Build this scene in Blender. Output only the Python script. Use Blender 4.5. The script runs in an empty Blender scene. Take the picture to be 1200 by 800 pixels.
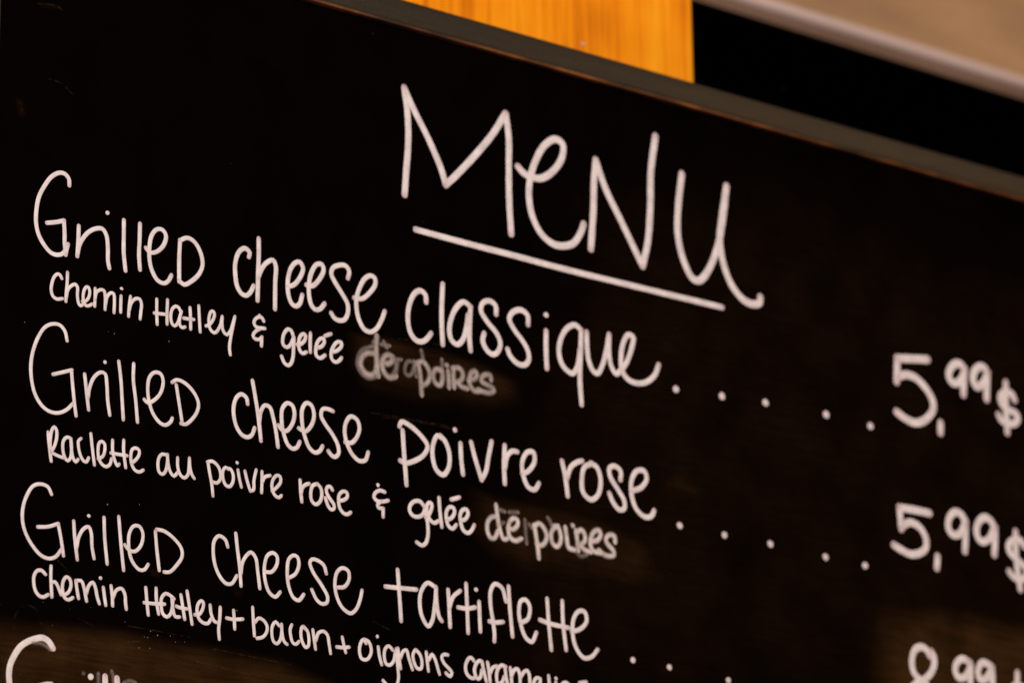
import bpy, bmesh, math, random
import numpy as np
from mathutils import Vector, Matrix, noise

random.seed(7)
scene = bpy.context.scene
col = scene.collection

# ------------------------------------------------------------------ camera
cam_data = bpy.data.cameras.new("camera")
cam = bpy.data.objects.new("camera", cam_data)
col.objects.link(cam)
cam.matrix_world = Matrix((
    (0.78979094, -0.17867402, -0.58677583, -1.32963402),
    (-0.61322571, -0.25119128, -0.74890398, -1.69701642),
    (-0.01359007, 0.95130513, -0.30795106, -0.6978171),
    (0, 0, 0, 1)))
cam_data.sensor_width = 36.0
cam_data.lens = 135.96
cam_data.clip_start = 0.05
cam_data.clip_end = 50.0
cam_data.dof.use_dof = True
cam_data.dof.focus_distance = 2.085
cam_data.dof.aperture_fstop = 7.6
scene.camera = cam

# ------------------------------------------------------------------ light and exposure
world = bpy.data.worlds.new("World")
scene.world = world
world.use_nodes = True
bgn = world.node_tree.nodes["Background"]
bgn.inputs["Color"].default_value = (1.0, 0.78, 0.58, 1)
bgn.inputs["Strength"].default_value = 0.06

def area_lamp(name, loc, target, size, power, colour):
    ld = bpy.data.lights.new(name, 'AREA')
    ld.shape = 'DISK'
    ld.size = size
    ld.energy = power
    ld.color = colour
    lo = bpy.data.objects.new(name, ld)
    col.objects.link(lo)
    lo.location = loc
    lo.rotation_euler = (Vector(target) - Vector(loc)).to_track_quat('-Z', 'Y').to_euler()
    return lo

area_lamp("room_lamp", (-1.9, -3.3, 1.15), (0.05, 0, 0), 1.2, 184.0, (1.0, 0.90, 0.82))
area_lamp("underside_fill", (0.1, -1.6, -1.7), (0.05, 0, 0.1), 0.8, 5.0, (1.0, 0.70, 0.42))  # unseen fill light, added from below to brighten undersides
area_lamp("rail_gloss_light", (1.75, -1.45, 0.90), (0.40, 0, 0.19), 0.6, 4.0, (1.0, 0.64, 0.36))  # added light, placed so the right end of the frame rail reflects it

scene.view_settings.view_transform = 'Standard'
scene.view_settings.look = 'None'
scene.view_settings.exposure = 0.0
scene.view_settings.gamma = 1.0
scene.view_settings.use_curve_mapping = False

# ------------------------------------------------------------------ materials
class NT:
    def __init__(self, name):
        self.m = bpy.data.materials.new(name)
        self.m.use_nodes = True
        self.t = self.m.node_tree
        self.bsdf = self.t.nodes["Principled BSDF"]
        self.out = self.t.nodes["Material Output"]
    def n(self, typ, **kw):
        nd = self.t.nodes.new(typ)
        for k, v in kw.items():
            if k in nd.inputs.keys():
                nd.inputs[k].default_value = v
            else:
                setattr(nd, k, v)
        return nd
    def l(self, a, b):
        self.t.links.new(a, b)
    def coord(self, scale=(1, 1, 1), rot=(0, 0, 0)):
        tc = self.n("ShaderNodeTexCoord")
        mp = self.n("ShaderNodeMapping")
        mp.inputs["Scale"].default_value = scale
        mp.inputs["Rotation"].default_value = rot
        self.l(tc.outputs["Object"], mp.inputs["Vector"])
        return mp.outputs["Vector"]
    def noise(self, vec, scale, detail=4.0, rough=0.55, dist=0.0):
        nd = self.n("ShaderNodeTexNoise")
        nd.inputs["Scale"].default_value = scale
        nd.inputs["Detail"].default_value = detail
        nd.inputs["Roughness"].default_value = rough
        nd.inputs["Distortion"].default_value = dist
        self.l(vec, nd.inputs["Vector"])
        return nd.outputs["Fac"]
    def ramp(self, fac, stops):
        nd = self.n("ShaderNodeValToRGB")
        e = nd.color_ramp.elements
        while len(e) < len(stops):
            e.new(0.5)
        for i, (p, c) in enumerate(stops):
            e[i].position = p
            e[i].color = (*c, 1) if len(c) == 3 else c
        self.l(fac, nd.inputs["Fac"])
        return nd.outputs["Color"]
    def math(self, op, a, b=None, clamp=False):
        nd = self.n("ShaderNodeMath", operation=op)
        nd.use_clamp = clamp
        for i, x in enumerate((a, b)):
            if x is None:
                continue
            if isinstance(x, (int, float)):
                nd.inputs[i].default_value = x
            else:
                self.l(x, nd.inputs[i])
        return nd.outputs[0]
    def bump(self, h, strength, dist):
        nd = self.n("ShaderNodeBump")
        nd.inputs["Strength"].default_value = strength
        nd.inputs["Distance"].default_value = dist
        self.l(h, nd.inputs["Height"])
        self.l(nd.outputs["Normal"], self.bsdf.inputs["Normal"])

def g(v):
    return (v, v, v)

def mat_slate():
    k = NT("painted_slate")
    at = k.n("ShaderNodeAttribute", attribute_name="dust")
    v = k.coord()
    grain = k.noise(v, 900, 3, 0.7)
    wipe = k.noise(k.coord((6, 1, 70), (0, math.radians(6), 0)), 5, 5, 0.6, 0.4)
    cloud = k.noise(v, 26, 5, 0.6)
    a = k.math('MULTIPLY', k.math('ADD', k.math('MULTIPLY', grain, 1.1), 0.45), k.math('ADD', k.math('MULTIPLY', k.math('SUBTRACT', wipe, 0.5), 1.5), 0.85, True))
    a = k.math('MULTIPLY', a, k.math('ADD', k.math('MULTIPLY', k.math('SUBTRACT', cloud, 0.5), 2.2), 1.05))
    d = k.math('MULTIPLY', at.outputs["Fac"], a, True)
    # thin veil of old dust all over
    veil = k.math('MULTIPLY', k.math('SUBTRACT', cloud, 0.42, True), 0.008)
    d = k.math('ADD', d, veil, True)
    mx = k.n("ShaderNodeMix", data_type='RGBA')
    k.l(d, mx.inputs["Factor"])
    mx.inputs["A"].default_value = (0.0007, 0.00015, 0.00005, 1)
    mx.inputs["B"].default_value = (0.30, 0.135, 0.042, 1)
    k.l(mx.outputs["Result"], k.bsdf.inputs["Base Color"])
    k.bsdf.inputs["Roughness"].default_value = 0.75
    k.bsdf.inputs["Specular IOR Level"].default_value = 0.012
    k.bump(grain, 0.15, 0.0002)
    return k.m

def mat_chalk(name, smear=0.0, strength=1.0, colour=(0.73, 0.635, 0.645)):
    k = NT(name)
    v = k.coord()
    fine = k.noise(v, 1500, 2, 0.6)
    mid = k.noise(v, 140, 4, 0.6)
    c = k.ramp(mid, [(0.3, tuple(x * 0.77 for x in colour)), (0.7, tuple(min(1, x * 1.06) for x in colour))])
    uv = k.n("ShaderNodeUVMap")
    sep = k.n("ShaderNodeSeparateXYZ")
    k.l(uv.outputs["UV"], sep.inputs["Vector"])
    # the pen leaves thinner, pinkish ink where a stroke starts and stops
    tip = k.ramp(sep.outputs["Y"], [(0.0, (0.88, 0.79, 0.81) if smear == 0 else (0.98, 0.95, 0.96)), (0.75, (1, 1, 1))])
    mx = k.n("ShaderNodeMix", data_type='RGBA', blend_type='MULTIPLY')
    mx.inputs["Factor"].default_value = 1.0
    k.l(c, mx.inputs["A"])
    k.l(tip, mx.inputs["B"])
    k.l(mx.outputs["Result"], k.bsdf.inputs["Base Color"])
    k.bsdf.inputs["Roughness"].default_value = 0.9
    k.bsdf.inputs["Specular IOR Level"].default_value = 0.1
    ac = k.math('ABSOLUTE', k.math('SUBTRACT', k.math('MULTIPLY', sep.outputs["X"], 2.0), 1.0))
    mr = k.n("ShaderNodeMapRange", interpolation_type='SMOOTHSTEP')
    k.l(ac, mr.inputs["Value"])
    if smear > 0:
        mr.inputs["From Min"].default_value = 1.0
        mr.inputs["From Max"].default_value = 1.0 - smear
    else:
        mr.inputs["From Min"].default_value = 1.02
        mr.inputs["From Max"].default_value = 0.86
    alpha = mr.outputs["Result"]
    if strength < 0.2:
        patch = k.noise(v, 230, 3, 0.7)
        mod = k.math('MULTIPLY', k.math('SUBTRACT', patch, 0.42), 5.0, True)
        alpha = k.math('MULTIPLY', k.math('MULTIPLY', alpha, mod), strength)
    elif smear > 0:
        patch = k.noise(v, 160, 4, 0.65)
        mod = k.math('ADD', k.math('MULTIPLY', k.math('ADD', k.math('MULTIPLY', fine, 0.5), patch), 1.3), -0.12, True)
        alpha = k.math('MULTIPLY', k.math('MULTIPLY', alpha, mod), strength)
    else:
        mod = k.math('ADD', k.math('MULTIPLY', fine, 0.3), 0.84, True)
        alpha = k.math('MULTIPLY', alpha, mod)
    k.l(alpha, k.bsdf.inputs["Alpha"])
    if smear == 0:
        k.bump(fine, 0.10, 0.0001)
    return k.m

def mat_rail():
    k = NT("dark_brown_paint")
    v = k.coord()
    f = k.noise(k.coord((3, 40, 40)), 12, 5, 0.6)
    f2 = k.noise(v, 500, 3, 0.7)
    c = k.ramp(k.math('ADD', k.math('MULTIPLY', f, 0.6), k.math('MULTIPLY', f2, 0.4)),
               [(0.3, (0.009, 0.006, 0.003)), (0.7, (0.028, 0.018, 0.009))])
    k.l(c, k.bsdf.inputs["Base Color"])
    k.bsdf.inputs["Roughness"].default_value = 0.44
    k.bsdf.inputs["Specular IOR Level"].default_value = 0.5
    k.bump(f2, 0.5, 0.0006)
    return k.m

def mat_raw_edge():
    k = NT("bare_wood_edge")
    f = k.noise(k.coord((9, 30, 30)), 3, 5, 0.65)
    c = k.ramp(f, [(0.38, (0.03, 0.009, 0.002)), (0.52, (0.11, 0.032, 0.006)), (0.72, (0.34, 0.11, 0.02))])
    k.l(c, k.bsdf.inputs["Base Color"])
    k.bsdf.inputs["Roughness"].default_value = 0.6
    return k.m

def mat_plank():
    k = NT("amber_varnished_pine")
    v = k.coord((60, 60, 2.2))
    f = k.noise(v, 1.6, 6, 0.6, 0.6)
    f2 = k.noise(k.coord((1, 1, 1)), 9, 3, 0.5)
    fine = k.noise(k.coord((500, 500, 14)), 1.0, 3, 0.6)
    s = k.math('ADD', k.math('ADD', k.math('MULTIPLY', f, 0.40), k.math('MULTIPLY', f2, 0.45)), k.math('MULTIPLY', fine, 0.15))
    c = k.ramp(s, [(0.33, (0.38, 0.062, 0.001)), (0.50, (0.80, 0.245, 0.003)), (0.62, (0.90, 0.36, 0.010))])
    k.l(c, k.bsdf.inputs["Base Color"])
    k.bsdf.inputs["Roughness"].default_value = 0.5
    k.bsdf.inputs["Specular IOR Level"].default_value = 0.10
    k.bump(fine, 0.1, 0.0005)
    return k.m

def mat_metal(name, dark, light, rough, metallic):
    k = NT(name)
    f = k.noise(k.coord((1.2, 5, 5)), 4, 3, 0.5)
    f2 = k.noise(k.coord(), 260, 2, 0.6)
    c = k.ramp(k.math('ADD', k.math('MULTIPLY', f, 0.8), k.math('MULTIPLY', f2, 0.2)), [(0.32, dark), (0.68, light)])
    k.l(c, k.bsdf.inputs["Base Color"])
    k.bsdf.inputs["Metallic"].default_value = metallic
    k.bsdf.inputs["Roughness"].default_value = rough
    return k.m

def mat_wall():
    k = NT("near_black_wall")  # near-black base colour, shared by the wall and the hood's underside
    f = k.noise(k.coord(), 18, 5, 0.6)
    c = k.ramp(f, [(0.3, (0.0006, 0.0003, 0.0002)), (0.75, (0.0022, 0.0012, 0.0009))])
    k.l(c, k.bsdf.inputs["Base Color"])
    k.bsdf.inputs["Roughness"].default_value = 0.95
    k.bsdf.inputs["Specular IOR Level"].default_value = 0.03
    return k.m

M = dict(
    slate=mat_slate(),
    chalk=mat_chalk("white_chalk_ink"),
    smeared=mat_chalk("smeared_chalk_ink", 0.9, 0.80, (0.50, 0.41, 0.385)),
    rewritten=mat_chalk("soft_chalk_ink", 0.8, 1.0, (0.68, 0.575, 0.56)),
    streak=mat_chalk("wipe_streak_dust", 0.98, 0.06, (0.34, 0.19, 0.08)),
    ghost=mat_chalk("rubbed_out_chalk_ink", 0.95, 0.30, (0.50, 0.40, 0.38)),
    rail=mat_rail(), raw=mat_raw_edge(), plank=mat_plank(),
    hood=mat_metal("tan_enamel", (0.24, 0.145, 0.080), (0.46, 0.255, 0.125), 0.55, 0.0),
    lip=mat_metal("pale_enamel", (0.44, 0.315, 0.28), (0.52, 0.38, 0.34), 0.45, 0.0),
    lip_shade=mat_metal("brown_enamel", (0.10, 0.055, 0.036), (0.17, 0.098, 0.068), 0.5, 0.0),  # shade on the lip's lower side, given as a darker colour
    under=mat_wall(), wall=mat_wall(),
    screw=mat_metal("dull_steel", (0.10, 0.09, 0.10), (0.2, 0.18, 0.2), 0.4, 0.6),
)

# ------------------------------------------------------------------ helpers
def link(name, me, parent=None, mat=None):
    o = bpy.data.objects.new(name, me)
    col.objects.link(o)
    if mat is not None:
        me.materials.append(mat)
    if parent is not None:
        o.parent = parent
    return o

def empty(name, loc, parent=None):
    o = bpy.data.objects.new(name, None)
    o.empty_display_size = 0.05
    col.objects.link(o)
    o.location = loc
    if parent is not None:
        o.parent = parent
    return o

def tag(o, label=None, category=None, kind=None, group=None):
    if label: o["label"] = label
    if category: o["category"] = category
    if kind: o["kind"] = kind
    if group: o["group"] = group
    return o

def box_mesh(name, lo, hi, bevel=0.0, seg=3):
    bm = bmesh.new()
    vs = [bm.verts.new((x, y, z)) for x in (lo[0], hi[0]) for y in (lo[1], hi[1]) for z in (lo[2], hi[2])]
    for f in ((0, 1, 3, 2), (4, 6, 7, 5), (0, 4, 5, 1), (2, 3, 7, 6), (0, 2, 6, 4), (1, 5, 7, 3)):
        bm.faces.new([vs[i] for i in f])
    bmesh.ops.recalc_face_normals(bm, faces=bm.faces)
    if bevel:
        bmesh.ops.bevel(bm, geom=list(bm.edges), offset=bevel, segments=seg, profile=0.5, affect='EDGES')
    me = bpy.data.meshes.new(name)
    bm.to_mesh(me)
    bm.free()
    for p in me.polygons:
        p.use_smooth = bevel > 0
    return me

def prism_mesh(name, prof, x0, x1):
    """profile of (y, z) points swept along x"""
    bm = bmesh.new()
    a = [bm.verts.new((x0, y, z)) for y, z in prof]
    b = [bm.verts.new((x1, y, z)) for y, z in prof]
    n = len(prof)
    for i in range(n):
        bm.faces.new((a[i], a[(i + 1) % n], b[(i + 1) % n], b[i]))
    bm.faces.new(a)
    bm.faces.new(b[::-1])
    bmesh.ops.recalc_face_normals(bm, faces=bm.faces)
    me = bpy.data.meshes.new(name)
    bm.to_mesh(me)
    bm.free()
    return me

# ------------------------------------------------------------------ dark wall behind everything
TOP, LEFT, RIGHT, BOT = 0.1785, -0.3512, 0.640, -0.760     # opening of the board's frame
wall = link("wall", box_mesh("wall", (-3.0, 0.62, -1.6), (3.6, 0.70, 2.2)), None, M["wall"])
tag(wall, "near-black wall far behind the chalkboard and the metal hood", "wall", "structure")

# ------------------------------------------------------------------ the chalkboard
board = empty("menu_chalkboard", (0, 0, BOT - 0.02))
tag(board, "large black menu chalkboard with white handwritten dishes and a thin dark brown frame", "chalkboard")
OFF = Vector((0, 0, -(BOT - 0.02)))

def part(name, me, mat, parent=board, label=None):
    o = link(name, me, parent, mat)
    if parent is board:
        o.location = OFF
    if label: o["label"] = label
    return o

SMUDGES = [
 ([28.1, 123.7, 178.9, 168.5, 514.4, 157.3, 483.3, -197.9, -64.5, -261.2, -25.9, -56.7], 0.09, 0.09, 0.012),  # wide soft patch: right half slightly lighter and redder
 ([-122.6, -14.9, -87.9, -12.4, -62.4, -12.2, -25.4, -15.2, 9.1, -23.0, 11.9, -39.7, -19.6, -50.4, -74.9, -54.0, -110.8, -52.2, -121.4, -38.0], 0.022, 0.008, 0.042),
 ([-35.6, -92.0, -7.8, -93.1, 29.9, -93.2, 74.8, -94.9, 113.6, -111.9, 159.7, -131.4, 73.4, -146.4, 9.9, -145.4, -20.9, -137.3, -39.0, -119.9], 0.026, 0.01, 0.042),
 ([-354.5, -209.0, -318.7, -210.3, -271.8, -206.5, -223.4, -207.7, -162.5, -209.3, -105.3, -222.9, -76.2, -248.1, -232.9, -294.4, -356.1, -308.1], 0.022, 0.014, 0.075),
 ([275.2, -117.5, 319.5, -105.7, 360.5, -101.4, 436.4, -105.7, 451.8, -201.5, 366.6, -227.5, 287.8, -209.8, 265.5, -164.6], 0.036, 0.03, 0.095),
 ([236.3, -115.0, 286.4, -110.4, 322.5, -116.2, 285.2, -132.4, 242.7, -127.5], 0.012, 0.01, 0.015),
 ([105.5, -57.9, 128.9, -55.6, 155.7, -62.9, 141.5, -78.6, 108.1, -78.6], 0.016, 0.014, 0.03),
 ([97.0, -11.4, 130.4, -13.5, 157.4, -19.5, 129.9, -29.7, 89.9, -26.0], 0.014, 0.01, 0.02),
 ([-340.2, 75.7, -332.2, 74.6, -330.8, 65.0, -337.2, 62.6], 0.006, 0.004, 0.028),
 ([-250.0, -173.5, -240.3, -173.9, -239.1, -178.4, -247.8, -178.3], 0.004, 0.003, 0.05),
 ([-195.2, -177.7, -187.4, -177.5, -187.4, -180.9, -194.0, -181.3], 0.004, 0.003, 0.05),
 ([60.7, -140.5, 106.1, -141.7, 118.9, -152.9, 79.4, -160.9, 53.9, -156.8], 0.012, 0.008, 0.012),
 ([-328.5, 134.5, -309.5, 136.7, -311.1, 131.7, -325.7, 130.1], 0.005, 0.004, 0.03),
]
CRISP = {10: (0, 1, 2, 3), 9: (1, 2, 3, 4), 8: (0, 1, 2), 6: (0, 1), 5: (0,), 4: (0,)}
SPECKS = [(-263.1, -205.4), (-250.9, -211.8), (-248.8, -211.9), (-247.0, -208.1), (-242.6, -209.9), (-234.5, -209.1), (-231.2, -211.9), (-254.0, -218.2), (-247.3, -217.5), (-275.3, -142.9), (-255.3, -139.7), (-329.1, -51.1), (-273.1, -46.9), (-238.0, -44.7), (-192.0, -189.1)]
# handwriting in millimetres on the board: (line, part, look, [(pen width, [x, z, x, z ...]) ...])
WRITING = [
 ('heading', 'word', 'chalk', [
  (4.49, [-77.4,141.2,-75.4,127.7,-74.7,114.7,-75.1,102.9,-76.4,89.5,-77.6,75.0]),
  (4.52, [-77.4,141.2,-70.3,128.9,-60.2,113.5,-50.9,96.5,-47.6,87.4]),
  (4.58, [-47.6,87.4,-40.6,94.3,-24.8,111.8,-12.3,127.2,-2.7,142.1]),
  (4.62, [-2.3,142.2,-0.3,126.9,-0.5,112.0,-0.6,88.2,0.5,67.0]),
  (4.67, [6.3,110.5,11.2,107.1,22.8,106.6,32.8,113.3,40.2,123.9,40.9,132.4,35.6,134.5,26.8,128.5,19.4,116.3,15.2,103.5,14.5,91.4,17.3,80.1,23.9,71.1,32.7,67.0,40.7,67.6,48.0,70.9,53.6,78.8,55.9,84.5]),
 ]),
 ('heading', 'word', 'chalk', [
  (4.89, [66.4,127.8,64.6,112.5,63.8,95.9,61.2,70.0]),
  (4.92, [66.4,127.8,73.6,111.1,85.1,93.0,96.6,74.8,101.4,67.2]),
  (4.98, [101.4,67.2,106.0,83.3,108.7,105.4,110.1,130.7,114.3,153.8]),
  (5.04, [134.9,133.6,131.5,113.5,130.3,93.3,134.3,77.5,141.1,67.2,146.2,66.6,152.7,72.8,161.6,89.7,167.0,109.3,171.3,133.5]),
  (5.08, [171.3,133.5,167.2,114.4,164.4,97.0,167.1,80.7,173.3,68.6,182.4,61.2,190.8,60.0,195.7,62.1,196.3,65.6]),
 ]),
 ('heading', 'underline', 'chalk', [
  (3.86, [-69.8,55.0,-30.7,54.1,0.9,53.7,39.6,52.9,99.0,52.8,164.4,52.9]),
 ]),
 ('name1', 'word', 'chalk', [
  (2.58, [-303.5,31.9,-303.9,35.5,-306.6,37.9,-310.3,37.6,-314.8,34.4,-319.2,28.0,-322.4,21.1,-323.8,12.5,-323.6,5.3,-321.8,-0.5,-318.2,-5.5,-314.2,-8.8,-310.8,-9.4,-307.4,-8.4,-305.5,-6.5]),
  (2.58, [-316.9,7.5,-311.3,9.1,-306.4,11.0]),
  (2.58, [-306.4,11.0,-305.8,3.8,-305.6,-2.4,-304.8,-8.2]),
  (2.58, [-303.5,-2.0,-304.4,-5.2,-304.8,-7.9]),
  (2.59, [-297.0,9.8,-297.1,1.4,-297.5,-7.5]),
  (2.6, [-297.5,-6.9,-296.1,-0.4,-291.7,6.7,-286.6,10.4,-282.0,11.3,-279.4,8.2,-278.3,1.1,-278.1,-6.2,-277.1,-10.3]),
  (2.62, [-279.0,21.2]),
  (2.62, [-268.4,19.1,-268.3,10.5,-268.1,0.1,-266.8,-9.6]),
  (2.63, [-258.0,19.2,-258.1,9.5,-258.3,1.0,-257.5,-7.2]),
  (2.64, [-253.9,6.1,-251.5,4.0,-246.8,5.4,-242.2,10.6,-241.1,16.1,-243.5,18.8,-247.0,18.3,-250.3,14.2,-251.6,7.6,-251.4,-0.8,-249.5,-6.7,-245.9,-11.2,-241.8,-12.0,-238.9,-9.8,-237.2,-6.5]),
  (2.66, [-231.8,15.1,-232.2,4.2,-232.0,-9.0]),
  (2.67, [-231.8,15.1,-226.8,17.5,-222.0,15.8,-218.3,10.7,-216.8,4.1,-218.8,-1.6,-223.5,-6.8,-228.8,-10.1,-232.0,-8.5]),
 ]),
 ('name1', 'word', 'chalk', [
  (2.89, [-186.0,14.7,-185.5,17.3,-188.7,19.2,-192.6,16.4,-195.1,9.3,-195.0,2.3,-193.6,-4.4,-190.7,-7.9,-187.8,-8.5,-185.0,-6.2,-182.7,-1.8]),
  (2.91, [-179.5,26.7,-179.4,16.5,-179.7,6.4,-180.0,-9.8]),
  (2.91, [-179.7,3.4,-177.6,8.8,-174.2,13.5,-169.6,16.0,-167.8,12.8,-168.1,3.6,-168.2,-12.5]),
  (2.93, [-159.6,2.5,-155.6,4.1,-150.9,10.1,-149.2,15.5,-151.5,18.6,-154.5,17.5,-157.9,12.8,-159.6,5.3,-159.0,-2.7,-156.7,-7.3,-153.8,-8.2,-151.4,-6.2,-149.7,-0.8]),
  (2.95, [-146.8,5.8,-142.7,6.1,-137.4,11.8,-135.0,17.3,-136.2,20.2,-139.8,19.5,-143.3,14.2,-145.0,7.2,-145.0,0.1,-143.2,-5.7,-140.3,-7.6,-137.4,-6.6,-134.4,-2.9]),
  (2.97, [-118.1,15.6,-117.2,19.9,-119.6,22.7,-124.4,22.1,-128.5,19.7,-129.7,15.9,-127.3,11.7,-122.6,6.0,-118.4,0.2,-118.1,-4.9,-120.2,-9.4,-123.8,-10.9,-127.3,-10.2,-129.7,-7.6]),
  (2.99, [-113.7,4.7,-108.3,5.2,-102.3,10.5,-98.9,15.8,-99.2,19.4,-102.2,20.3,-106.5,17.4,-110.1,11.0,-112.1,4.5,-111.9,-2.6,-110.1,-8.4,-106.5,-12.9,-102.3,-13.6,-98.1,-10.8,-94.5,-4.9,-92.3,0.6]),
 ]),
 ('name1', 'word', 'chalk', [
  (3.43, [-62.7,12.1,-63.2,16.4,-66.7,18.2,-71.0,15.6,-74.9,7.5,-75.8,-1.5,-73.8,-9.1,-69.5,-12.7,-65.2,-12.3,-61.2,-8.9,-59.4,-6.4]),
  (3.45, [-50.6,25.3,-51.4,12.1,-51.5,0.3,-50.9,-11.4]),
  (3.47, [-30.4,15.4,-35.2,17.5,-40.5,13.4,-45.0,4.5,-46.0,-3.1,-44.3,-7.9,-40.2,-9.4,-36.3,-5.7,-33.6,2.2,-32.3,9.9]),
  (3.48, [-30.4,15.4,-31.3,4.1,-31.4,-4.8,-30.8,-11.3]),
  (3.5, [-11.6,14.6,-12.0,19.7,-16.5,21.8,-21.5,19.4,-22.8,14.6,-18.4,8.8,-11.4,2.7,-8.8,-2.8,-10.7,-8.3,-14.3,-10.7,-18.7,-9.0,-21.8,-3.7,-20.7,0.9]),
  (3.53, [12.1,12.7,11.8,18.3,6.8,20.7,0.5,17.9,-1.9,13.4,1.2,8.1,8.3,1.2,11.8,-4.1,12.1,-9.3,8.9,-12.8,3.5,-12.8,-1.8,-8.9,-3.5,-5.5]),
  (3.55, [25.7,11.2,25.4,-0.1,25.8,-11.7]),
  (3.57, [25.9,21.3]),
  (3.58, [52.4,17.0,47.8,19.2,41.3,15.7,36.6,8.0,35.1,0.2,37.1,-6.9,41.6,-10.6,45.3,-11.4,49.1,-6.2,51.2,4.7]),
  (3.59, [52.4,16.3,51.7,3.3,50.7,-13.4,51.6,-29.4]),
  (3.61, [56.5,16.3,56.7,5.8,57.9,-1.6,61.0,-7.0,64.3,-7.9,68.6,-1.1,71.7,8.5,73.8,18.1]),
  (3.63, [73.8,18.1,73.5,7.4,75.1,-1.4,78.7,-5.6,82.6,-2.3]),
  (3.65, [82.5,-3.1,87.4,3.9,91.5,13.8,92.6,20.1,88.9,20.9,85.0,15.6,82.8,6.1,83.5,-2.9,88.0,-7.4,94.6,-8.5,102.2,-6.4,109.0,-0.6,112.1,6.1]),
 ]),
 ('', 'leader_dot', 'chalk', [
  (4.74, [125.3,-6.8]),
 ]),
 ('', 'leader_dot', 'chalk', [
  (4.81, [162.1,-4.6]),
 ]),
 ('', 'leader_dot', 'chalk', [
  (4.87, [197.5,-2.5]),
 ]),
 ('', 'leader_dot', 'chalk', [
  (4.97, [247.9,-1.3]),
 ]),
 ('', 'leader_dot', 'chalk', [
  (5.03, [285.4,-2.3]),
 ]),
 ('', 'leader_dot', 'chalk', [
  (4.35, [125.3,-92.0]),
 ]),
 ('', 'leader_dot', 'chalk', [
  (4.41, [160.6,-92.4]),
 ]),
 ('', 'leader_dot', 'chalk', [
  (4.47, [197.5,-92.3]),
 ]),
 ('', 'leader_dot', 'chalk', [
  (4.54, [242.6,-93.7]),
 ]),
 ('', 'leader_dot', 'chalk', [
  (4.6, [275.6,-94.2]),
 ]),
 ('', 'leader_dot', 'chalk', [
  (3.71, [86.4,-179.4]),
 ]),
 ('', 'leader_dot', 'chalk', [
  (3.75, [114.2,-180.0]),
 ]),
 ('', 'leader_dot', 'chalk', [
  (3.81, [160.0,-181.8]),
 ]),
 ('', 'leader_dot', 'chalk', [
  (3.86, [194.9,-182.8]),
 ]),
 ('', 'leader_dot', 'chalk', [
  (3.92, [231.4,-183.9]),
 ]),
 ('price1', 'digits', 'chalk', [
  (5.61, [311.3,47.2,320.7,48.7,338.0,51.3]),
  (5.57, [311.3,47.2,310.8,39.1,309.9,31.5]),
  (5.59, [312.1,35.4,318.8,37.6,326.5,37.0,335.4,31.6,340.8,24.6,341.1,18.7,336.8,12.9,330.0,8.2,323.3,6.6,315.6,8.2,308.7,11.0]),
  (5.61, [347.1,10.2,346.5,4.1]),
  (5.69, [371.1,50.1,368.6,53.2,363.9,53.4,358.3,48.8,356.6,43.5,359.0,39.9,363.7,40.2,368.7,44.7,370.8,50.1]),
  (5.7, [371.1,51.2,369.8,41.8,368.9,33.6]),
  (5.73, [391.6,51.9,389.5,55.0,385.5,55.3,379.8,50.7,378.4,44.4,381.1,40.8,384.6,42.0,388.9,46.3,391.6,52.4]),
  (5.74, [391.8,52.4,390.7,43.6,389.8,34.3]),
 ]),
 ('price1', 'dollar_sign', 'chalk', [
  (5.29, [415.4,38.1,413.1,41.5,407.5,41.9,402.5,38.2,403.1,33.6,408.5,30.3,416.0,28.8,417.6,25.7,414.2,21.8,408.4,20.8,402.8,21.8,399.9,25.0]),
  (5.29, [408.2,48.2,407.2,38.5,407.1,29.1,407.1,14.5]),
 ]),
 ('price2', 'digits', 'chalk', [
  (5.27, [307.3,-51.9,320.5,-51.4,333.2,-51.5]),
  (5.24, [307.3,-51.9,307.7,-59.0,308.0,-65.4]),
  (5.25, [308.0,-64.5,315.7,-60.2,324.0,-62.1,329.0,-68.5,328.5,-74.9,323.0,-79.0,315.5,-80.9,308.2,-79.6,301.0,-77.2]),
  (5.28, [338.5,-79.0,337.4,-86.4]),
  (5.34, [364.2,-55.0,362.5,-48.8,356.1,-47.0,350.3,-52.3,349.5,-58.9,352.9,-62.4,359.5,-60.6,364.3,-53.4]),
  (5.35, [365.1,-51.6,364.4,-61.4,363.1,-71.6]),
  (5.39, [390.4,-55.0,388.6,-48.7,382.2,-46.5,376.0,-51.5,374.4,-58.3,377.8,-62.9,384.5,-60.8,390.5,-52.5]),
  (5.4, [391.3,-51.6,390.6,-60.6,389.3,-69.8]),
 ]),
 ('price2', 'dollar_sign', 'chalk', [
  (5.2, [409.8,-51.9,409.1,-61.3,409.3,-74.0,411.2,-89.4]),
  (5.2, [416.7,-60.2,413.5,-56.8,407.7,-57.3,402.7,-61.5,403.0,-65.7,407.9,-69.2,414.0,-72.5,417.8,-76.2,416.9,-80.6,411.5,-83.0,405.8,-82.2,402.0,-79.4]),
 ]),
 ('price3', 'digits', 'chalk', [
  (4.95, [327.8,-144.5,325.0,-140.8,320.5,-139.7,315.3,-142.1,312.4,-147.6,312.0,-152.4,313.5,-157.3,317.8,-160.5,324.0,-163.7,326.5,-167.5,323.5,-171.9,317.0,-174.1,310.7,-172.9,310.1,-168.2,314.9,-163.6,322.4,-159.9,328.2,-155.0,331.2,-149.2,331.2,-144.4,329.1,-141.6]),
  (5.02, [361.3,-143.8,357.7,-142.6,354.4,-143.0,350.4,-146.6,349.2,-150.9,351.3,-154.8,355.4,-154.9,359.3,-152.3,361.9,-147.9,362.7,-144.3]),
  (5.03, [363.1,-145.0,362.6,-151.9,361.5,-161.6]),
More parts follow.
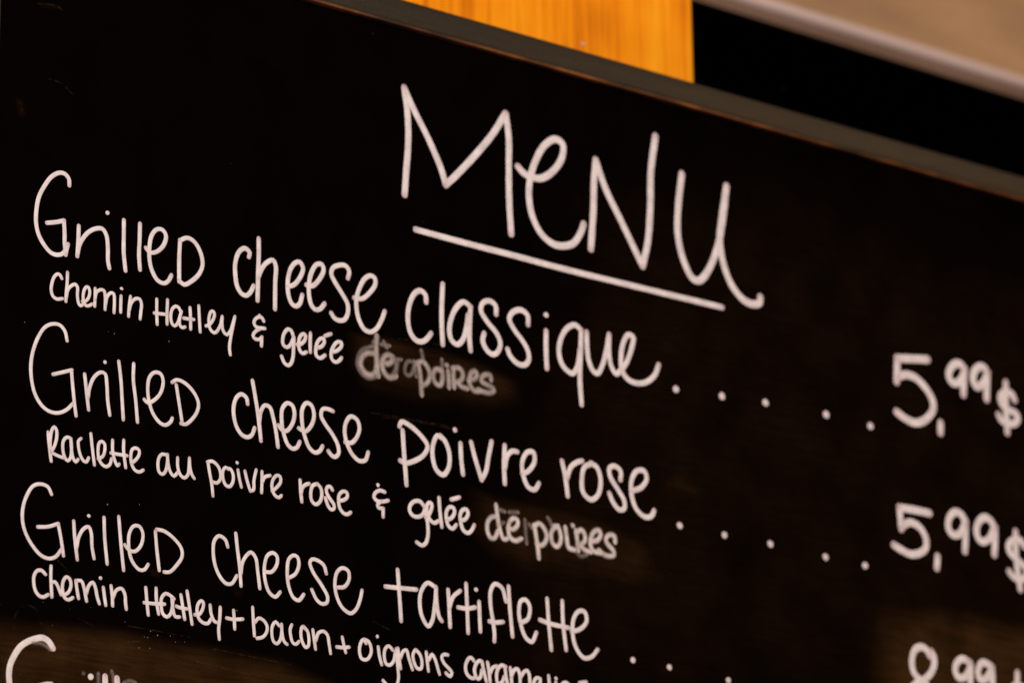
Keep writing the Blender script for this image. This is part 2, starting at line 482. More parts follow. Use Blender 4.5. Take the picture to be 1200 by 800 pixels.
  (5.06, [381.8,-144.5,378.2,-143.0,374.0,-142.5,370.5,-145.4,369.2,-150.3,370.9,-153.9,374.6,-153.4,378.6,-149.8,381.8,-145.2]),
  (5.06, [381.8,-145.2,381.8,-152.1,381.1,-161.9]),
  (4.97, [335.8,-164.9,335.0,-169.8]),
 ]),
 ('price3', 'dollar_sign', 'chalk', [
  (4.87, [404.3,-145.4,403.5,-152.1,403.3,-160.4,403.3,-167.3]),
  (4.87, [408.5,-155.6,405.8,-153.2,401.0,-154.1,398.3,-157.6,400.5,-160.1,405.2,-161.5,407.3,-164.7,403.7,-167.9,399.0,-167.2]),
 ]),
 ('desc1', 'word', 'chalk', [
  (1.98, [-306.9,-22.1,-308.2,-20.2,-309.8,-20.2,-311.8,-22.4,-313.0,-26.3,-313.3,-30.0,-312.2,-33.1,-309.8,-34.3,-306.2,-33.4]),
  (1.99, [-303.4,-18.0,-303.5,-24.4,-303.9,-29.4,-304.0,-34.5]),
  (1.99, [-303.7,-32.3,-303.0,-28.0,-301.0,-25.2,-298.4,-23.7,-297.0,-25.0,-296.9,-29.8,-296.1,-33.9,-294.9,-35.2,-293.1,-34.0]),
  (2.0, [-293.7,-32.5,-291.8,-32.1,-289.8,-29.6,-289.2,-25.9,-290.0,-23.9,-291.3,-23.8,-292.7,-25.9,-293.3,-29.7,-292.8,-32.6,-291.4,-34.5,-289.4,-34.1,-287.7,-32.9]),
  (2.0, [-285.8,-23.7,-285.8,-28.2,-285.9,-33.7]),
  (2.01, [-285.9,-30.1,-284.9,-25.6,-282.2,-23.6,-280.2,-23.8,-279.4,-27.0,-279.3,-34.3]),
  (2.01, [-279.1,-31.8,-278.1,-26.7,-275.7,-24.1,-274.0,-24.4,-273.5,-28.3,-273.6,-35.0]),
  (2.02, [-269.3,-24.7,-269.4,-29.3,-269.4,-33.9]),
  (2.02, [-269.1,-20.4]),
  (2.02, [-263.3,-23.8,-264.0,-29.5,-264.3,-35.3]),
  (2.03, [-264.1,-32.5,-262.7,-27.4,-260.0,-24.4,-257.3,-24.2,-256.2,-26.7,-256.5,-31.1,-256.9,-35.4]),
 ]),
 ('desc1', 'word', 'chalk', [
  (2.04, [-246.4,-22.1,-246.3,-29.1,-245.9,-36.4]),
  (2.04, [-239.4,-21.1,-239.6,-27.8,-239.5,-35.0]),
  (2.04, [-247.9,-30.3,-244.1,-30.0,-239.9,-29.6]),
  (2.05, [-230.6,-26.7,-232.0,-24.2,-234.1,-23.7,-236.2,-25.6,-237.2,-29.8,-236.4,-34.0,-234.7,-35.2,-232.6,-33.2,-231.3,-29.3,-230.3,-26.0]),
  (2.05, [-230.3,-26.0,-231.3,-29.9,-231.4,-33.6,-229.8,-35.2,-227.9,-34.5]),
  (2.05, [-224.7,-22.8,-224.3,-28.6,-224.1,-35.0]),
  (2.05, [-228.8,-29.6,-226.0,-29.5,-222.2,-29.1]),
  (2.06, [-219.0,-20.7,-218.5,-28.1,-217.9,-35.4]),
  (2.07, [-214.1,-31.3,-212.0,-30.2,-209.6,-27.0,-208.6,-23.7,-209.3,-22.0,-210.8,-22.3,-212.1,-25.6,-212.2,-29.3,-211.3,-32.6,-208.8,-34.3,-206.7,-32.9]),
  (2.07, [-206.7,-32.9,-204.6,-29.1,-203.5,-23.9]),
  (2.08, [-203.5,-23.9,-203.6,-28.3,-202.5,-32.4,-200.3,-33.8,-198.2,-31.6,-196.5,-27.0,-195.1,-22.3]),
  (2.08, [-195.1,-22.3,-196.5,-28.8,-197.8,-35.3,-198.5,-41.0,-197.9,-44.9]),
 ]),
 ('desc1', 'ampersand', 'chalk', [
  (2.19, [-175.8,-21.1,-176.9,-19.5,-178.7,-19.2,-181.6,-21.3,-182.3,-23.6,-180.8,-25.5,-177.9,-25.6,-175.1,-25.3]),
  (2.19, [-177.9,-25.9,-181.1,-28.1,-182.8,-30.9,-181.5,-32.5,-178.6,-32.4,-176.8,-30.7]),
  (2.19, [-177.0,-30.8,-177.1,-35.8]),
  (2.19, [-178.4,-18.4,-178.1,-19.1]),
 ]),
 ('desc1', 'word', 'chalk', [
  (2.35, [-155.6,-26.1,-157.0,-23.2,-159.2,-22.7,-161.7,-25.4,-162.8,-29.3,-162.4,-32.4,-159.9,-33.5,-157.4,-31.4,-155.6,-27.3]),
  (2.34, [-155.2,-26.6,-155.4,-32.9,-155.9,-39.3,-157.3,-42.7,-159.1,-44.0,-161.6,-42.9,-163.5,-39.5]),
  (2.35, [-153.0,-30.6,-150.5,-29.8,-147.9,-27.2,-147.2,-24.2,-148.7,-23.5,-150.8,-25.2,-151.9,-29.2,-151.3,-33.4,-149.3,-35.1,-146.8,-33.9]),
  (2.36, [-143.9,-22.3,-144.1,-27.7,-144.0,-33.3]),
  (2.37, [-139.1,-29.9,-136.6,-28.8,-134.4,-25.9,-134.8,-23.7,-137.0,-24.1,-139.2,-26.8,-140.2,-30.8,-139.9,-34.5,-137.3,-35.7,-134.0,-33.4]),
  (2.38, [-134.0,-22.0,-132.2,-21.0,-130.0,-20.0]),
  (2.38, [-128.9,-30.5,-125.5,-29.0,-122.6,-25.9,-122.6,-23.7,-125.2,-23.8,-127.8,-26.5,-129.6,-30.7,-129.2,-34.7,-126.7,-36.1,-124.1,-34.7,-122.6,-32.8]),
 ]),
 ('desc1', 'word', 'smeared', [
  (5.29, [-101.0,-26.0,-104.8,-26.7,-108.1,-29.5,-109.3,-33.9,-107.0,-37.9,-103.3,-39.4,-99.6,-37.8,-97.7,-33.0]),
  (5.31, [-98.0,-15.9,-98.4,-22.3,-98.1,-28.6,-97.7,-34.9,-97.0,-38.0]),
  (5.32, [-93.6,-30.3,-90.6,-30.4,-87.5,-28.3,-87.5,-25.4,-90.5,-25.0,-93.5,-27.8,-94.3,-31.8,-92.8,-35.9,-89.5,-38.2,-85.3,-37.1]),
 ]),
 ('desc1', 'word', 'smeared', [
  (4.86, [-68.6,-26.4,-67.5,-31.3,-66.8,-37.6,-66.3,-43.9]),
  (4.87, [-69.4,-26.2,-65.5,-24.5,-62.5,-26.6,-60.6,-30.1,-61.1,-34.6,-63.4,-37.6,-65.7,-38.7]),
  (4.89, [-52.6,-27.3,-55.6,-27.2,-58.0,-30.2,-57.6,-34.0,-55.7,-36.2,-52.7,-36.3,-51.5,-32.9,-51.4,-29.0,-53.0,-27.4]),
  (4.9, [-47.2,-27.6,-46.9,-31.4,-46.7,-35.9]),
  (4.91, [-48.1,-23.6]),
  (4.91, [-43.3,-25.0,-43.4,-30.1,-43.0,-35.2]),
  (4.92, [-43.3,-24.3,-39.4,-23.6,-36.8,-25.7,-37.2,-29.7,-40.3,-32.2,-42.6,-32.9]),
  (4.92, [-40.3,-32.5,-38.0,-34.3,-34.2,-34.9]),
  (4.94, [-31.8,-29.3,-27.9,-28.0,-26.3,-25.1,-27.8,-23.4,-30.6,-25.2,-31.8,-29.3,-31.0,-33.1,-28.0,-35.4,-24.9,-34.9]),
  (4.96, [-16.1,-25.9,-16.5,-24.0,-19.2,-23.8,-22.4,-25.7,-23.2,-28.4,-20.1,-29.8,-15.4,-30.9,-13.9,-32.6,-16.3,-34.3,-21.0,-34.8,-24.8,-34.2]),
 ]),
 ('', 'erased_letters', 'ghost', [
  (4.09, [-83.0,-27.1,-83.8,-31.1,-84.2,-35.0]),
  (4.09, [-84.9,-26.8,-81.5,-26.2]),
  (4.1, [-72.4,-25.8,-76.2,-26.5,-78.1,-30.1,-78.1,-33.3,-75.9,-34.8,-73.2,-33.0,-71.7,-28.9]),
  (4.11, [-71.3,-26.2,-70.9,-30.7,-70.2,-33.7]),
  (4.13, [-66.3,-18.6,-65.5,-21.3,-65.2,-23.8]),
  (4.05, [-103.3,-22.9,-108.1,-25.4,-111.1,-29.8,-111.5,-35.5,-108.5,-39.7,-103.7,-41.4,-98.8,-39.9]),
  (4.07, [-100.3,-19.5,-101.0,-21.5]),
  (4.08, [-94.3,-19.6,-89.8,-19.4]),
  (4.15, [-51.7,-21.4,-51.4,-27.1,-51.1,-31.5]),
  (4.09, [-92.8,-18.1,-91.3,-20.3]),
  (4.08, [-86.0,-25.8,-84.5,-31.2,-88.3,-38.3]),
 ]),
 ('desc2', 'word', 'chalk', [
  (1.99, [-313.1,-109.3,-312.7,-113.3,-311.8,-119.1,-310.8,-124.8]),
  (1.99, [-311.5,-119.0,-311.7,-113.2,-310.8,-107.7,-309.4,-105.7,-308.0,-107.2,-307.8,-111.3,-309.0,-116.2,-311.0,-119.8]),
  (1.99, [-310.8,-120.1,-306.9,-121.2,-303.2,-121.8]),
  (2.0, [-299.2,-110.2,-301.5,-110.0,-303.5,-112.4,-303.8,-116.6,-302.6,-121.1,-300.6,-123.0,-298.9,-121.0,-298.4,-115.6,-298.9,-110.4]),
  (2.0, [-298.9,-110.4,-298.4,-116.2,-297.3,-120.8,-295.6,-122.8,-294.2,-121.1]),
  (2.0, [-292.7,-109.3,-294.2,-110.8,-294.1,-114.3,-292.7,-118.8,-290.7,-121.4,-289.0,-121.6,-287.7,-119.2]),
  (2.01, [-286.6,-105.6,-285.5,-113.5,-284.0,-122.4]),
  (2.01, [-281.7,-118.7,-279.1,-117.1,-277.8,-113.9,-277.9,-109.8,-279.6,-108.6,-281.3,-109.8,-281.9,-113.4,-281.4,-118.1,-279.3,-121.3,-276.6,-122.2,-274.3,-120.5,-273.4,-117.3]),
  (2.02, [-272.9,-106.9,-272.8,-112.5,-271.4,-117.6,-269.6,-120.6,-268.6,-119.5]),
  (2.03, [-265.9,-105.7,-265.9,-111.3,-264.4,-120.6]),
  (2.02, [-273.8,-114.1,-269.8,-114.1,-263.7,-113.9]),
  (2.03, [-260.9,-117.6,-258.9,-116.1,-256.3,-112.7,-256.0,-109.7,-258.1,-108.7,-260.4,-109.8,-261.3,-113.5,-260.6,-118.2,-258.5,-121.1,-255.8,-121.7,-253.4,-120.3]),
 ]),
 ('desc2', 'word', 'chalk', [
  (2.05, [-238.3,-109.4,-241.4,-109.3,-243.4,-111.7,-244.0,-116.0,-243.2,-119.5,-241.2,-120.6,-239.2,-118.8,-238.0,-113.8,-237.9,-109.0]),
  (2.05, [-238.1,-109.0,-237.2,-114.9,-235.7,-118.8,-233.6,-120.4,-231.5,-118.1]),
  (2.06, [-231.4,-109.7,-231.3,-114.5,-229.9,-118.5,-227.1,-120.3,-224.7,-118.2,-224.0,-113.3,-223.8,-108.7]),
  (2.06, [-223.8,-109.0,-223.4,-113.8,-222.0,-117.8,-220.6,-119.4]),
 ]),
 ('desc2', 'word', 'chalk', [
  (2.07, [-211.8,-108.9,-210.6,-114.7,-209.1,-121.1,-208.3,-127.3]),
  (2.08, [-212.1,-108.8,-208.9,-107.9,-205.1,-110.2,-203.4,-114.1,-203.9,-117.8,-206.0,-119.7,-208.4,-119.5]),
  (2.08, [-198.4,-110.6,-200.2,-109.9,-201.9,-112.0,-201.9,-116.3,-200.1,-119.9,-197.6,-120.4,-195.5,-117.7,-195.2,-113.4,-197.0,-110.3,-198.8,-110.3]),
  (2.09, [-192.1,-110.1,-191.2,-114.5,-189.8,-119.3]),
  (2.09, [-192.7,-106.0]),
  (2.09, [-187.5,-110.0,-186.1,-114.9,-183.9,-120.6]),
  (2.1, [-183.9,-120.6,-181.8,-119.7,-181.5,-114.2,-180.1,-108.1]),
  (2.1, [-176.2,-108.4,-176.2,-114.5,-176.4,-120.3]),
  (2.11, [-176.0,-114.5,-174.4,-111.2,-170.9,-109.7]),
  (2.11, [-169.4,-118.3,-166.6,-116.0,-163.8,-112.2,-164.1,-109.2,-166.3,-108.9,-168.7,-111.5,-169.6,-115.3,-168.8,-118.8,-166.9,-120.9,-164.8,-121.3,-163.3,-120.0]),
 ]),
 ('desc2', 'word', 'chalk', [
  (2.26, [-150.7,-109.1,-150.3,-115.2,-149.5,-121.2]),
  (2.27, [-150.1,-117.0,-149.1,-113.1,-146.9,-111.0,-144.7,-110.1]),
  (2.27, [-139.7,-109.5,-142.2,-110.8,-143.5,-115.3,-142.9,-119.5,-140.4,-121.3,-137.5,-119.6,-136.0,-115.3,-136.8,-111.1,-139.0,-109.3]),
  (2.28, [-128.8,-111.1,-130.2,-109.5,-132.4,-110.1,-132.8,-113.0,-130.6,-116.3,-127.7,-119.5,-127.7,-121.7,-129.5,-122.6,-131.7,-120.8,-133.5,-116.5]),
  (2.29, [-124.4,-116.6,-121.1,-115.7,-118.6,-113.5,-118.9,-111.0,-121.5,-110.8,-124.1,-113.1,-124.6,-116.6,-123.7,-120.8,-121.1,-123.4,-118.6,-123.6,-116.4,-122.2]),
 ]),
 ('desc2', 'ampersand', 'chalk', [
  (2.37, [-97.4,-103.2]),
  (2.37, [-92.8,-106.5,-96.1,-106.1,-99.4,-108.2,-100.2,-110.8,-97.6,-112.6,-93.9,-112.2,-90.5,-111.1]),
  (2.36, [-95.4,-112.6,-97.6,-114.4,-97.2,-116.2,-93.9,-116.3]),
  (2.36, [-93.9,-116.3,-93.9,-121.0]),
 ]),
 ('desc2', 'word', 'chalk', [
  (2.53, [-65.5,-110.2,-67.7,-108.1,-71.5,-108.4,-74.9,-111.4,-75.3,-114.9,-72.7,-117.3,-68.5,-117.0,-65.5,-114.6,-64.4,-110.7]),
  (2.53, [-64.3,-110.1,-63.6,-115.6,-62.6,-121.1,-62.6,-127.3,-64.2,-131.9,-66.8,-133.6,-70.5,-132.3]),
  (2.54, [-64.0,-116.9,-61.7,-114.7,-59.8,-110.6,-59.8,-108.1,-61.7,-107.8,-63.2,-109.9,-62.9,-114.2,-61.0,-117.7,-58.0,-119.1,-55.0,-117.4]),
  (2.55, [-54.5,-103.8,-54.0,-110.9,-52.7,-120.5]),
  (2.56, [-48.9,-115.8,-45.5,-114.0,-43.5,-110.5,-44.2,-108.1,-46.9,-107.9,-49.2,-110.8,-49.3,-115.8,-47.8,-119.4,-45.1,-120.5,-42.5,-117.9]),
  (2.57, [-45.7,-103.3,-42.7,-102.2,-40.0,-101.1]),
  (2.57, [-39.0,-114.9,-35.5,-113.1,-33.7,-109.6,-34.7,-107.5,-37.4,-108.0,-39.3,-111.1,-39.0,-116.1,-37.1,-120.2,-34.1,-121.3,-31.4,-119.4,-29.4,-115.9]),
 ]),
 ('desc2', 'word', 'rewritten', [
  (4.24, [-14.3,-108.4,-17.0,-109.2,-19.8,-113.1,-19.8,-118.2,-17.6,-121.6,-14.9,-121.2,-12.5,-117.1]),
  (4.25, [-13.4,-101.9,-12.4,-108.8,-10.9,-115.5,-8.3,-120.8,-6.3,-120.5]),
  (4.27, [-4.3,-113.9,-1.2,-114.0,2.0,-111.0,2.0,-107.8,-0.7,-107.3,-3.8,-110.0,-4.7,-114.6,-3.6,-118.9,0.3,-120.5,4.2,-118.9]),
 ]),
 ('desc2', 'word', 'rewritten', [
  (4.43, [14.5,-109.7,15.6,-115.9,16.7,-122.1,17.3,-127.7]),
  (4.44, [14.2,-109.7,18.1,-107.5,21.6,-109.8,23.5,-114.0,22.2,-118.1,19.1,-120.5,16.7,-120.2]),
  (4.46, [31.2,-107.1,28.0,-109.5,26.7,-113.5,27.8,-117.9,30.5,-119.4,33.3,-117.0,33.9,-111.8,32.0,-107.6,29.6,-107.3]),
  (4.48, [37.5,-107.4,38.2,-112.4,39.7,-118.6,43.6,-119.3]),
  (4.49, [43.0,-104.9]),
  (4.49, [45.5,-108.1,46.2,-113.1,46.8,-118.8]),
  (4.5, [45.9,-108.6,49.5,-106.5,51.9,-109.0,51.8,-112.9,47.7,-116.1]),
  (4.5, [48.5,-116.0,51.6,-118.1,55.6,-118.8]),
  (4.52, [57.0,-112.1,61.5,-110.8,64.0,-107.1,62.8,-104.7,59.6,-105.6,56.7,-109.6,56.1,-114.2,58.1,-117.7,62.9,-118.3]),
  (4.53, [74.8,-109.4,74.5,-106.5,71.3,-106.0,68.4,-107.8,67.9,-110.4,70.3,-113.0,73.4,-115.4,73.8,-117.9,70.9,-119.0,66.9,-119.0,62.9,-117.0]),
 ]),
 ('', 'erased_letters', 'ghost', [
  (4.17, [7.5,-107.6,8.0,-113.9,8.5,-120.2]),
  (4.18, [11.0,-109.6,12.2,-110.7]),
  (4.2, [24.9,-103.5,26.1,-104.7,26.8,-106.5]),
  (4.23, [46.0,-120.9,48.3,-122.4,52.4,-121.2]),
  (4.16, [-3.4,-104.2,1.7,-103.4]),
  (4.15, [-8.0,-104.3,-10.3,-104.0]),
  (4.14, [-8.9,-111.4,-12.0,-113.2]),
 ]),
 ('name2', 'word', 'chalk', [
  (2.18, [-302.7,-56.4,-304.2,-51.4,-307.4,-48.6,-311.7,-48.7,-316.4,-51.3,-320.9,-58.4,-323.9,-67.5,-324.7,-75.3,-323.9,-82.7,-321.6,-89.9,-317.3,-95.3,-312.5,-97.7,-307.2,-97.6,-302.0,-94.9,-298.4,-91.0]),
  (2.18, [-310.9,-76.8,-305.7,-74.8,-299.4,-72.3]),
  (2.19, [-299.6,-72.4,-298.7,-80.1,-297.3,-90.3,-296.1,-97.2]),
  (2.2, [-291.3,-73.2,-290.1,-81.4,-288.4,-92.5]),
  (2.2, [-288.9,-85.9,-288.0,-80.0,-285.4,-73.8,-281.2,-70.2,-278.5,-70.6,-277.3,-76.2,-276.6,-84.7,-275.1,-93.1]),
  (2.21, [-278.7,-64.1]),
  (2.22, [-270.0,-62.1,-268.4,-72.7,-267.4,-84.0,-266.5,-94.2]),
  (2.23, [-260.5,-61.7,-260.6,-70.3,-258.8,-82.5,-257.5,-94.0]),
  (2.24, [-253.4,-80.6,-251.1,-82.1,-247.3,-80.0,-243.0,-74.9,-241.5,-67.8,-243.2,-64.2,-247.1,-64.1,-250.3,-67.5,-251.3,-74.4,-250.1,-81.9,-247.2,-88.2,-242.7,-92.2,-239.5,-92.6,-236.2,-90.1,-235.3,-88.1]),
  (2.25, [-233.0,-68.7,-231.4,-76.7,-229.0,-88.7]),
  (2.26, [-235.7,-67.7,-232.7,-65.7,-227.2,-66.7,-221.5,-71.0,-218.5,-76.3,-219.2,-81.3,-223.0,-86.9,-226.8,-90.0,-229.6,-90.0]),
 ]),
 ('name2', 'word', 'chalk', [
  (2.57, [-186.1,-71.1,-187.0,-67.7,-190.3,-66.3,-193.5,-68.8,-195.3,-74.0,-195.2,-79.5,-193.3,-85.6,-189.6,-89.7,-185.9,-90.3,-183.2,-88.6,-181.4,-84.3]),
  (2.58, [-183.0,-57.3,-181.0,-66.6,-178.9,-77.5,-177.1,-90.8]),
  (2.59, [-178.3,-80.6,-177.3,-74.0,-174.5,-69.9,-171.3,-70.5,-168.9,-76.5,-167.0,-84.2,-165.7,-92.4]),
  (2.6, [-165.3,-79.9,-163.3,-82.0,-160.0,-82.2,-155.8,-76.7,-154.7,-70.8,-156.3,-66.7,-159.6,-66.0,-162.9,-69.8,-163.3,-77.2,-161.9,-84.1,-159.0,-90.1,-155.8,-91.8,-153.0,-90.6,-151.1,-87.1]),
  (2.61, [-151.6,-79.2,-147.4,-80.4,-142.7,-75.2,-141.3,-69.3,-143.2,-64.3,-146.5,-63.6,-149.3,-67.5,-149.5,-74.8,-147.8,-82.5,-144.5,-89.2,-140.7,-91.4,-137.4,-90.0,-135.5,-86.9]),
  (2.63, [-128.5,-65.2,-132.3,-64.5,-135.6,-65.4,-136.5,-69.3,-133.7,-73.6,-128.4,-79.2,-124.8,-85.1,-124.6,-89.5,-127.0,-91.7,-129.4,-91.1,-131.5,-89.0]),
  (2.65, [-119.9,-81.8,-115.6,-81.5,-111.7,-77.2,-110.1,-72.0,-111.7,-67.4,-116.0,-66.1,-119.4,-70.3,-120.3,-76.2,-118.4,-83.2,-114.6,-88.6,-110.3,-91.1,-106.0,-90.0,-104.1,-85.2]),
 ]),
 ('name2', 'word', 'chalk', [
  (3.11, [-79.9,-68.2,-79.1,-80.2,-78.2,-90.3,-77.4,-99.7]),
  (3.12, [-82.1,-66.0,-80.7,-63.1,-75.4,-64.1,-66.7,-69.2,-62.3,-74.4,-65.0,-80.0,-72.1,-84.9,-78.2,-87.1,-81.7,-86.2]),
  (3.15, [-51.6,-68.1,-55.1,-66.9,-58.2,-72.2,-58.8,-79.7,-56.2,-87.4,-51.3,-89.6,-47.3,-84.5,-46.8,-76.2,-49.8,-69.3,-53.3,-66.6]),
  (3.17, [-38.7,-68.9,-38.3,-77.8,-37.1,-86.9]),
  (3.17, [-42.6,-61.4]),
  (3.18, [-31.0,-66.8,-28.4,-75.4,-23.7,-88.0]),
  (3.19, [-23.7,-88.0,-20.4,-82.2,-18.4,-72.9,-16.1,-63.9]),
  (3.21, [-6.5,-64.6,-7.2,-75.6,-6.8,-87.5]),
  (3.22, [-6.7,-78.5,-4.7,-70.6,-1.0,-67.0,2.6,-66.8]),
  (3.23, [6.1,-79.4,10.7,-77.1,15.4,-70.3,14.6,-65.1,10.0,-65.9,6.2,-72.6,7.0,-80.7,10.5,-86.9,15.1,-87.6,18.3,-83.4]),
 ]),
 ('name2', 'word', 'chalk', [
  (3.37, [35.9,-66.9,38.1,-75.6,39.7,-87.4]),
  (3.38, [39.4,-76.9,42.4,-69.6,47.2,-65.7,51.0,-64.3]),
  (3.39, [58.5,-64.6,52.7,-67.9,50.7,-75.0,51.4,-83.3,57.0,-86.9,62.7,-83.0,64.9,-73.5,62.2,-66.3,57.5,-64.5]),
  (3.42, [80.1,-71.0,80.3,-65.6,75.6,-63.3,71.7,-65.5,72.5,-70.7,78.0,-77.4,82.6,-83.6,82.5,-88.2,78.6,-89.6,74.0,-85.7,71.3,-80.8]),
  (3.44, [88.6,-76.5,96.3,-72.9,100.4,-66.9,98.6,-62.6,92.8,-63.5,88.8,-69.6,88.5,-79.6,92.1,-87.4,98.7,-91.0,103.5,-89.4,105.5,-86.0]),
 ]),
 ('name3', 'word', 'chalk', [
  (2.09, [-310.1,-142.8,-312.4,-139.2,-316.9,-138.4,-321.4,-140.2,-325.2,-146.2,-327.2,-152.7,-327.3,-159.8,-325.1,-166.6,-320.5,-172.9,-315.4,-177.0,-310.4,-177.9,-306.4,-176.1,-303.5,-172.1]),
  (2.09, [-318.0,-161.9,-311.8,-160.8,-305.6,-158.2]),
  (2.1, [-305.6,-158.2,-303.7,-165.9,-301.9,-175.0]),
  (2.11, [-296.1,-155.4,-295.2,-164.6,-293.4,-175.9]),
  (2.11, [-294.0,-169.8,-292.7,-163.3,-289.7,-158.4,-286.7,-157.0,-285.1,-160.4,-284.5,-167.4,-283.1,-173.7]),
  (2.12, [-286.9,-151.0]),
  (2.13, [-277.4,-150.5,-276.7,-161.8,-274.9,-175.4]),
  (2.13, [-268.2,-148.6,-266.7,-162.0,-264.6,-177.4]),
  (2.14, [-264.1,-163.4,-261.5,-165.8,-257.9,-166.1,-253.9,-161.9,-252.9,-155.4,-255.1,-151.9,-258.7,-152.2,-261.4,-156.7,-261.5,-164.9,-259.3,-171.7,-254.6,-175.7,-251.5,-175.1,-249.3,-172.0]),
  (2.15, [-245.0,-153.1,-244.0,-162.2,-242.2,-174.1]),
  (2.16, [-244.2,-151.8,-239.5,-152.0,-233.2,-155.1,-228.4,-159.8,-227.8,-164.3,-230.9,-169.3,-235.5,-174.0,-239.1,-174.6]),
 ]),
 ('name3', 'word', 'chalk', [
  (2.24, [-198.4,-154.4,-200.0,-150.7,-204.1,-149.2,-207.1,-152.3,-207.8,-158.5,-206.4,-166.2,-203.3,-171.8,-199.2,-175.1,-195.6,-174.6,-192.3,-169.8]),
  (2.25, [-193.2,-146.2,-192.1,-154.4,-190.6,-163.8,-189.5,-175.0]),
  (2.26, [-189.6,-168.0,-188.6,-161.7,-185.6,-156.9,-183.0,-155.2,-180.1,-157.8,-178.6,-165.5,-177.2,-174.6]),
  (2.27, [-173.9,-164.8,-169.5,-164.2,-165.9,-159.2,-166.0,-154.8,-168.6,-153.3,-172.2,-155.3,-174.2,-161.4,-173.8,-169.2,-171.0,-175.9,-166.9,-177.9,-163.8,-174.8]),
  (2.28, [-158.1,-166.0,-153.4,-162.7,-151.3,-157.1,-152.4,-153.2,-155.0,-152.7,-158.1,-155.4,-159.1,-162.7,-158.1,-170.5,-154.9,-176.6,-151.3,-177.6,-148.1,-173.9]),
  (2.3, [-132.9,-159.7,-134.5,-155.4,-138.2,-153.3,-142.4,-153.0,-144.0,-155.1,-141.9,-160.1,-136.1,-166.8,-132.0,-172.9,-132.4,-176.0,-135.5,-177.4,-139.2,-175.7,-142.6,-170.4]),
  (2.31, [-125.5,-166.6,-120.7,-165.5,-117.5,-161.0,-118.0,-156.1,-121.8,-154.9,-125.5,-157.7,-127.1,-164.1,-126.0,-171.1,-122.3,-177.3,-116.5,-180.0,-112.7,-177.2,-110.0,-171.5,-108.6,-165.9]),
 ]),
 ('name3', 'word', 'chalk', [
  (2.68, [-84.0,-150.4,-83.0,-162.4,-81.7,-179.4]),
  (2.68, [-92.4,-161.2,-82.7,-160.6,-70.9,-159.8]),
  (2.7, [-57.6,-156.4,-62.9,-154.8,-67.4,-160.1,-68.6,-167.2,-66.9,-175.0,-62.7,-179.9,-59.9,-176.3,-58.0,-166.8,-56.9,-156.9]),
  (2.71, [-57.2,-156.3,-56.6,-165.5,-55.0,-173.3,-53.2,-175.4]),
  (2.72, [-48.5,-156.8,-47.9,-166.6,-47.3,-178.0]),
  (2.72, [-47.9,-167.7,-45.0,-160.3,-40.0,-156.1]),
  (2.73, [-35.7,-151.4,-35.1,-164.7,-34.6,-179.7]),
  (2.73, [-41.5,-165.9,-35.1,-165.7,-29.4,-164.2]),
  (2.74, [-26.5,-160.6,-26.2,-169.3,-25.8,-177.6]),
  (2.74, [-28.6,-153.7]),
  (2.75, [-7.1,-157.5,-9.9,-150.0,-14.9,-148.4,-18.1,-153.0,-18.3,-161.2,-16.7,-170.3,-15.7,-178.3,-15.9,-182.0]),
  (2.75, [-19.3,-170.9,-15.3,-171.0,-9.5,-169.9]),
  (2.77, [-5.1,-148.5,-4.3,-161.5,-2.7,-177.4]),
  (2.78, [3.2,-168.7,8.6,-165.6,10.2,-158.3,7.4,-154.6,3.7,-155.7,2.2,-161.8,3.5,-169.8,7.0,-176.9,11.3,-178.7,14.7,-172.9]),
  (2.8, [23.0,-151.7,23.9,-165.8,25.5,-181.4]),
  (2.81, [34.2,-151.5,34.5,-164.3,36.4,-180.0]),
  (2.8, [17.4,-164.9,25.4,-166.2,38.6,-166.7]),
  (2.82, [40.8,-168.7,47.5,-166.0,52.1,-160.7,50.7,-155.5,46.2,-155.8,42.4,-160.8,41.5,-169.2,43.5,-177.2,49.3,-182.9,55.2,-181.6,59.8,-176.8]),
 ]),
 ('desc3', 'word', 'chalk', [
  (2.03, [-312.6,-186.7,-314.9,-185.0,-317.5,-185.4,-319.4,-188.3,-319.6,-191.8,-318.5,-196.2,-316.2,-198.7,-313.6,-199.1,-310.7,-197.4]),
  (2.04, [-309.3,-181.9,-309.3,-187.4,-308.4,-198.2]),
  (2.04, [-308.6,-190.7,-306.7,-189.9,-305.0,-191.9,-302.9,-196.2]),
  (2.05, [-301.6,-196.6,-298.4,-194.4,-296.9,-190.2,-297.9,-186.9,-299.9,-186.3,-301.8,-189.2,-302.0,-193.8,-300.6,-197.6,-298.3,-198.4,-295.7,-196.9]),
  (2.05, [-294.0,-187.4,-293.2,-191.9,-292.1,-196.7]),
  (2.06, [-293.7,-187.4,-290.7,-187.0,-289.0,-190.2,-287.2,-197.4]),
  (2.06, [-287.3,-193.4,-286.1,-189.2,-283.5,-186.8,-281.8,-189.7,-280.7,-194.2,-279.3,-197.7]),
  (2.07, [-277.0,-188.7,-276.2,-193.5,-275.3,-198.0]),
  (2.07, [-278.9,-183.8]),
  (2.07, [-272.2,-187.1,-271.4,-192.3,-271.0,-197.7]),
  (2.08, [-270.8,-193.3,-268.9,-189.0,-265.6,-187.6,-263.5,-190.5,-263.1,-194.6,-262.5,-198.3]),
 ]),
 ('desc3', 'word', 'chalk', [
  (2.09, [-250.5,-184.9,-249.7,-192.1,-248.7,-199.5]),
  (2.1, [-244.0,-184.3,-243.7,-190.6,-242.2,-198.0]),
  (2.1, [-251.4,-193.2,-245.3,-192.9,-238.6,-192.2]),
  (2.1, [-232.6,-188.4,-235.3,-186.8,-238.0,-186.3,-240.4,-189.0,-240.6,-193.7,-239.5,-197.6,-237.1,-199.0,-234.8,-197.3,-233.5,-192.7,-233.2,-188.5]),
  (2.11, [-233.9,-188.6,-233.2,-193.8,-231.7,-198.0,-229.0,-197.9]),
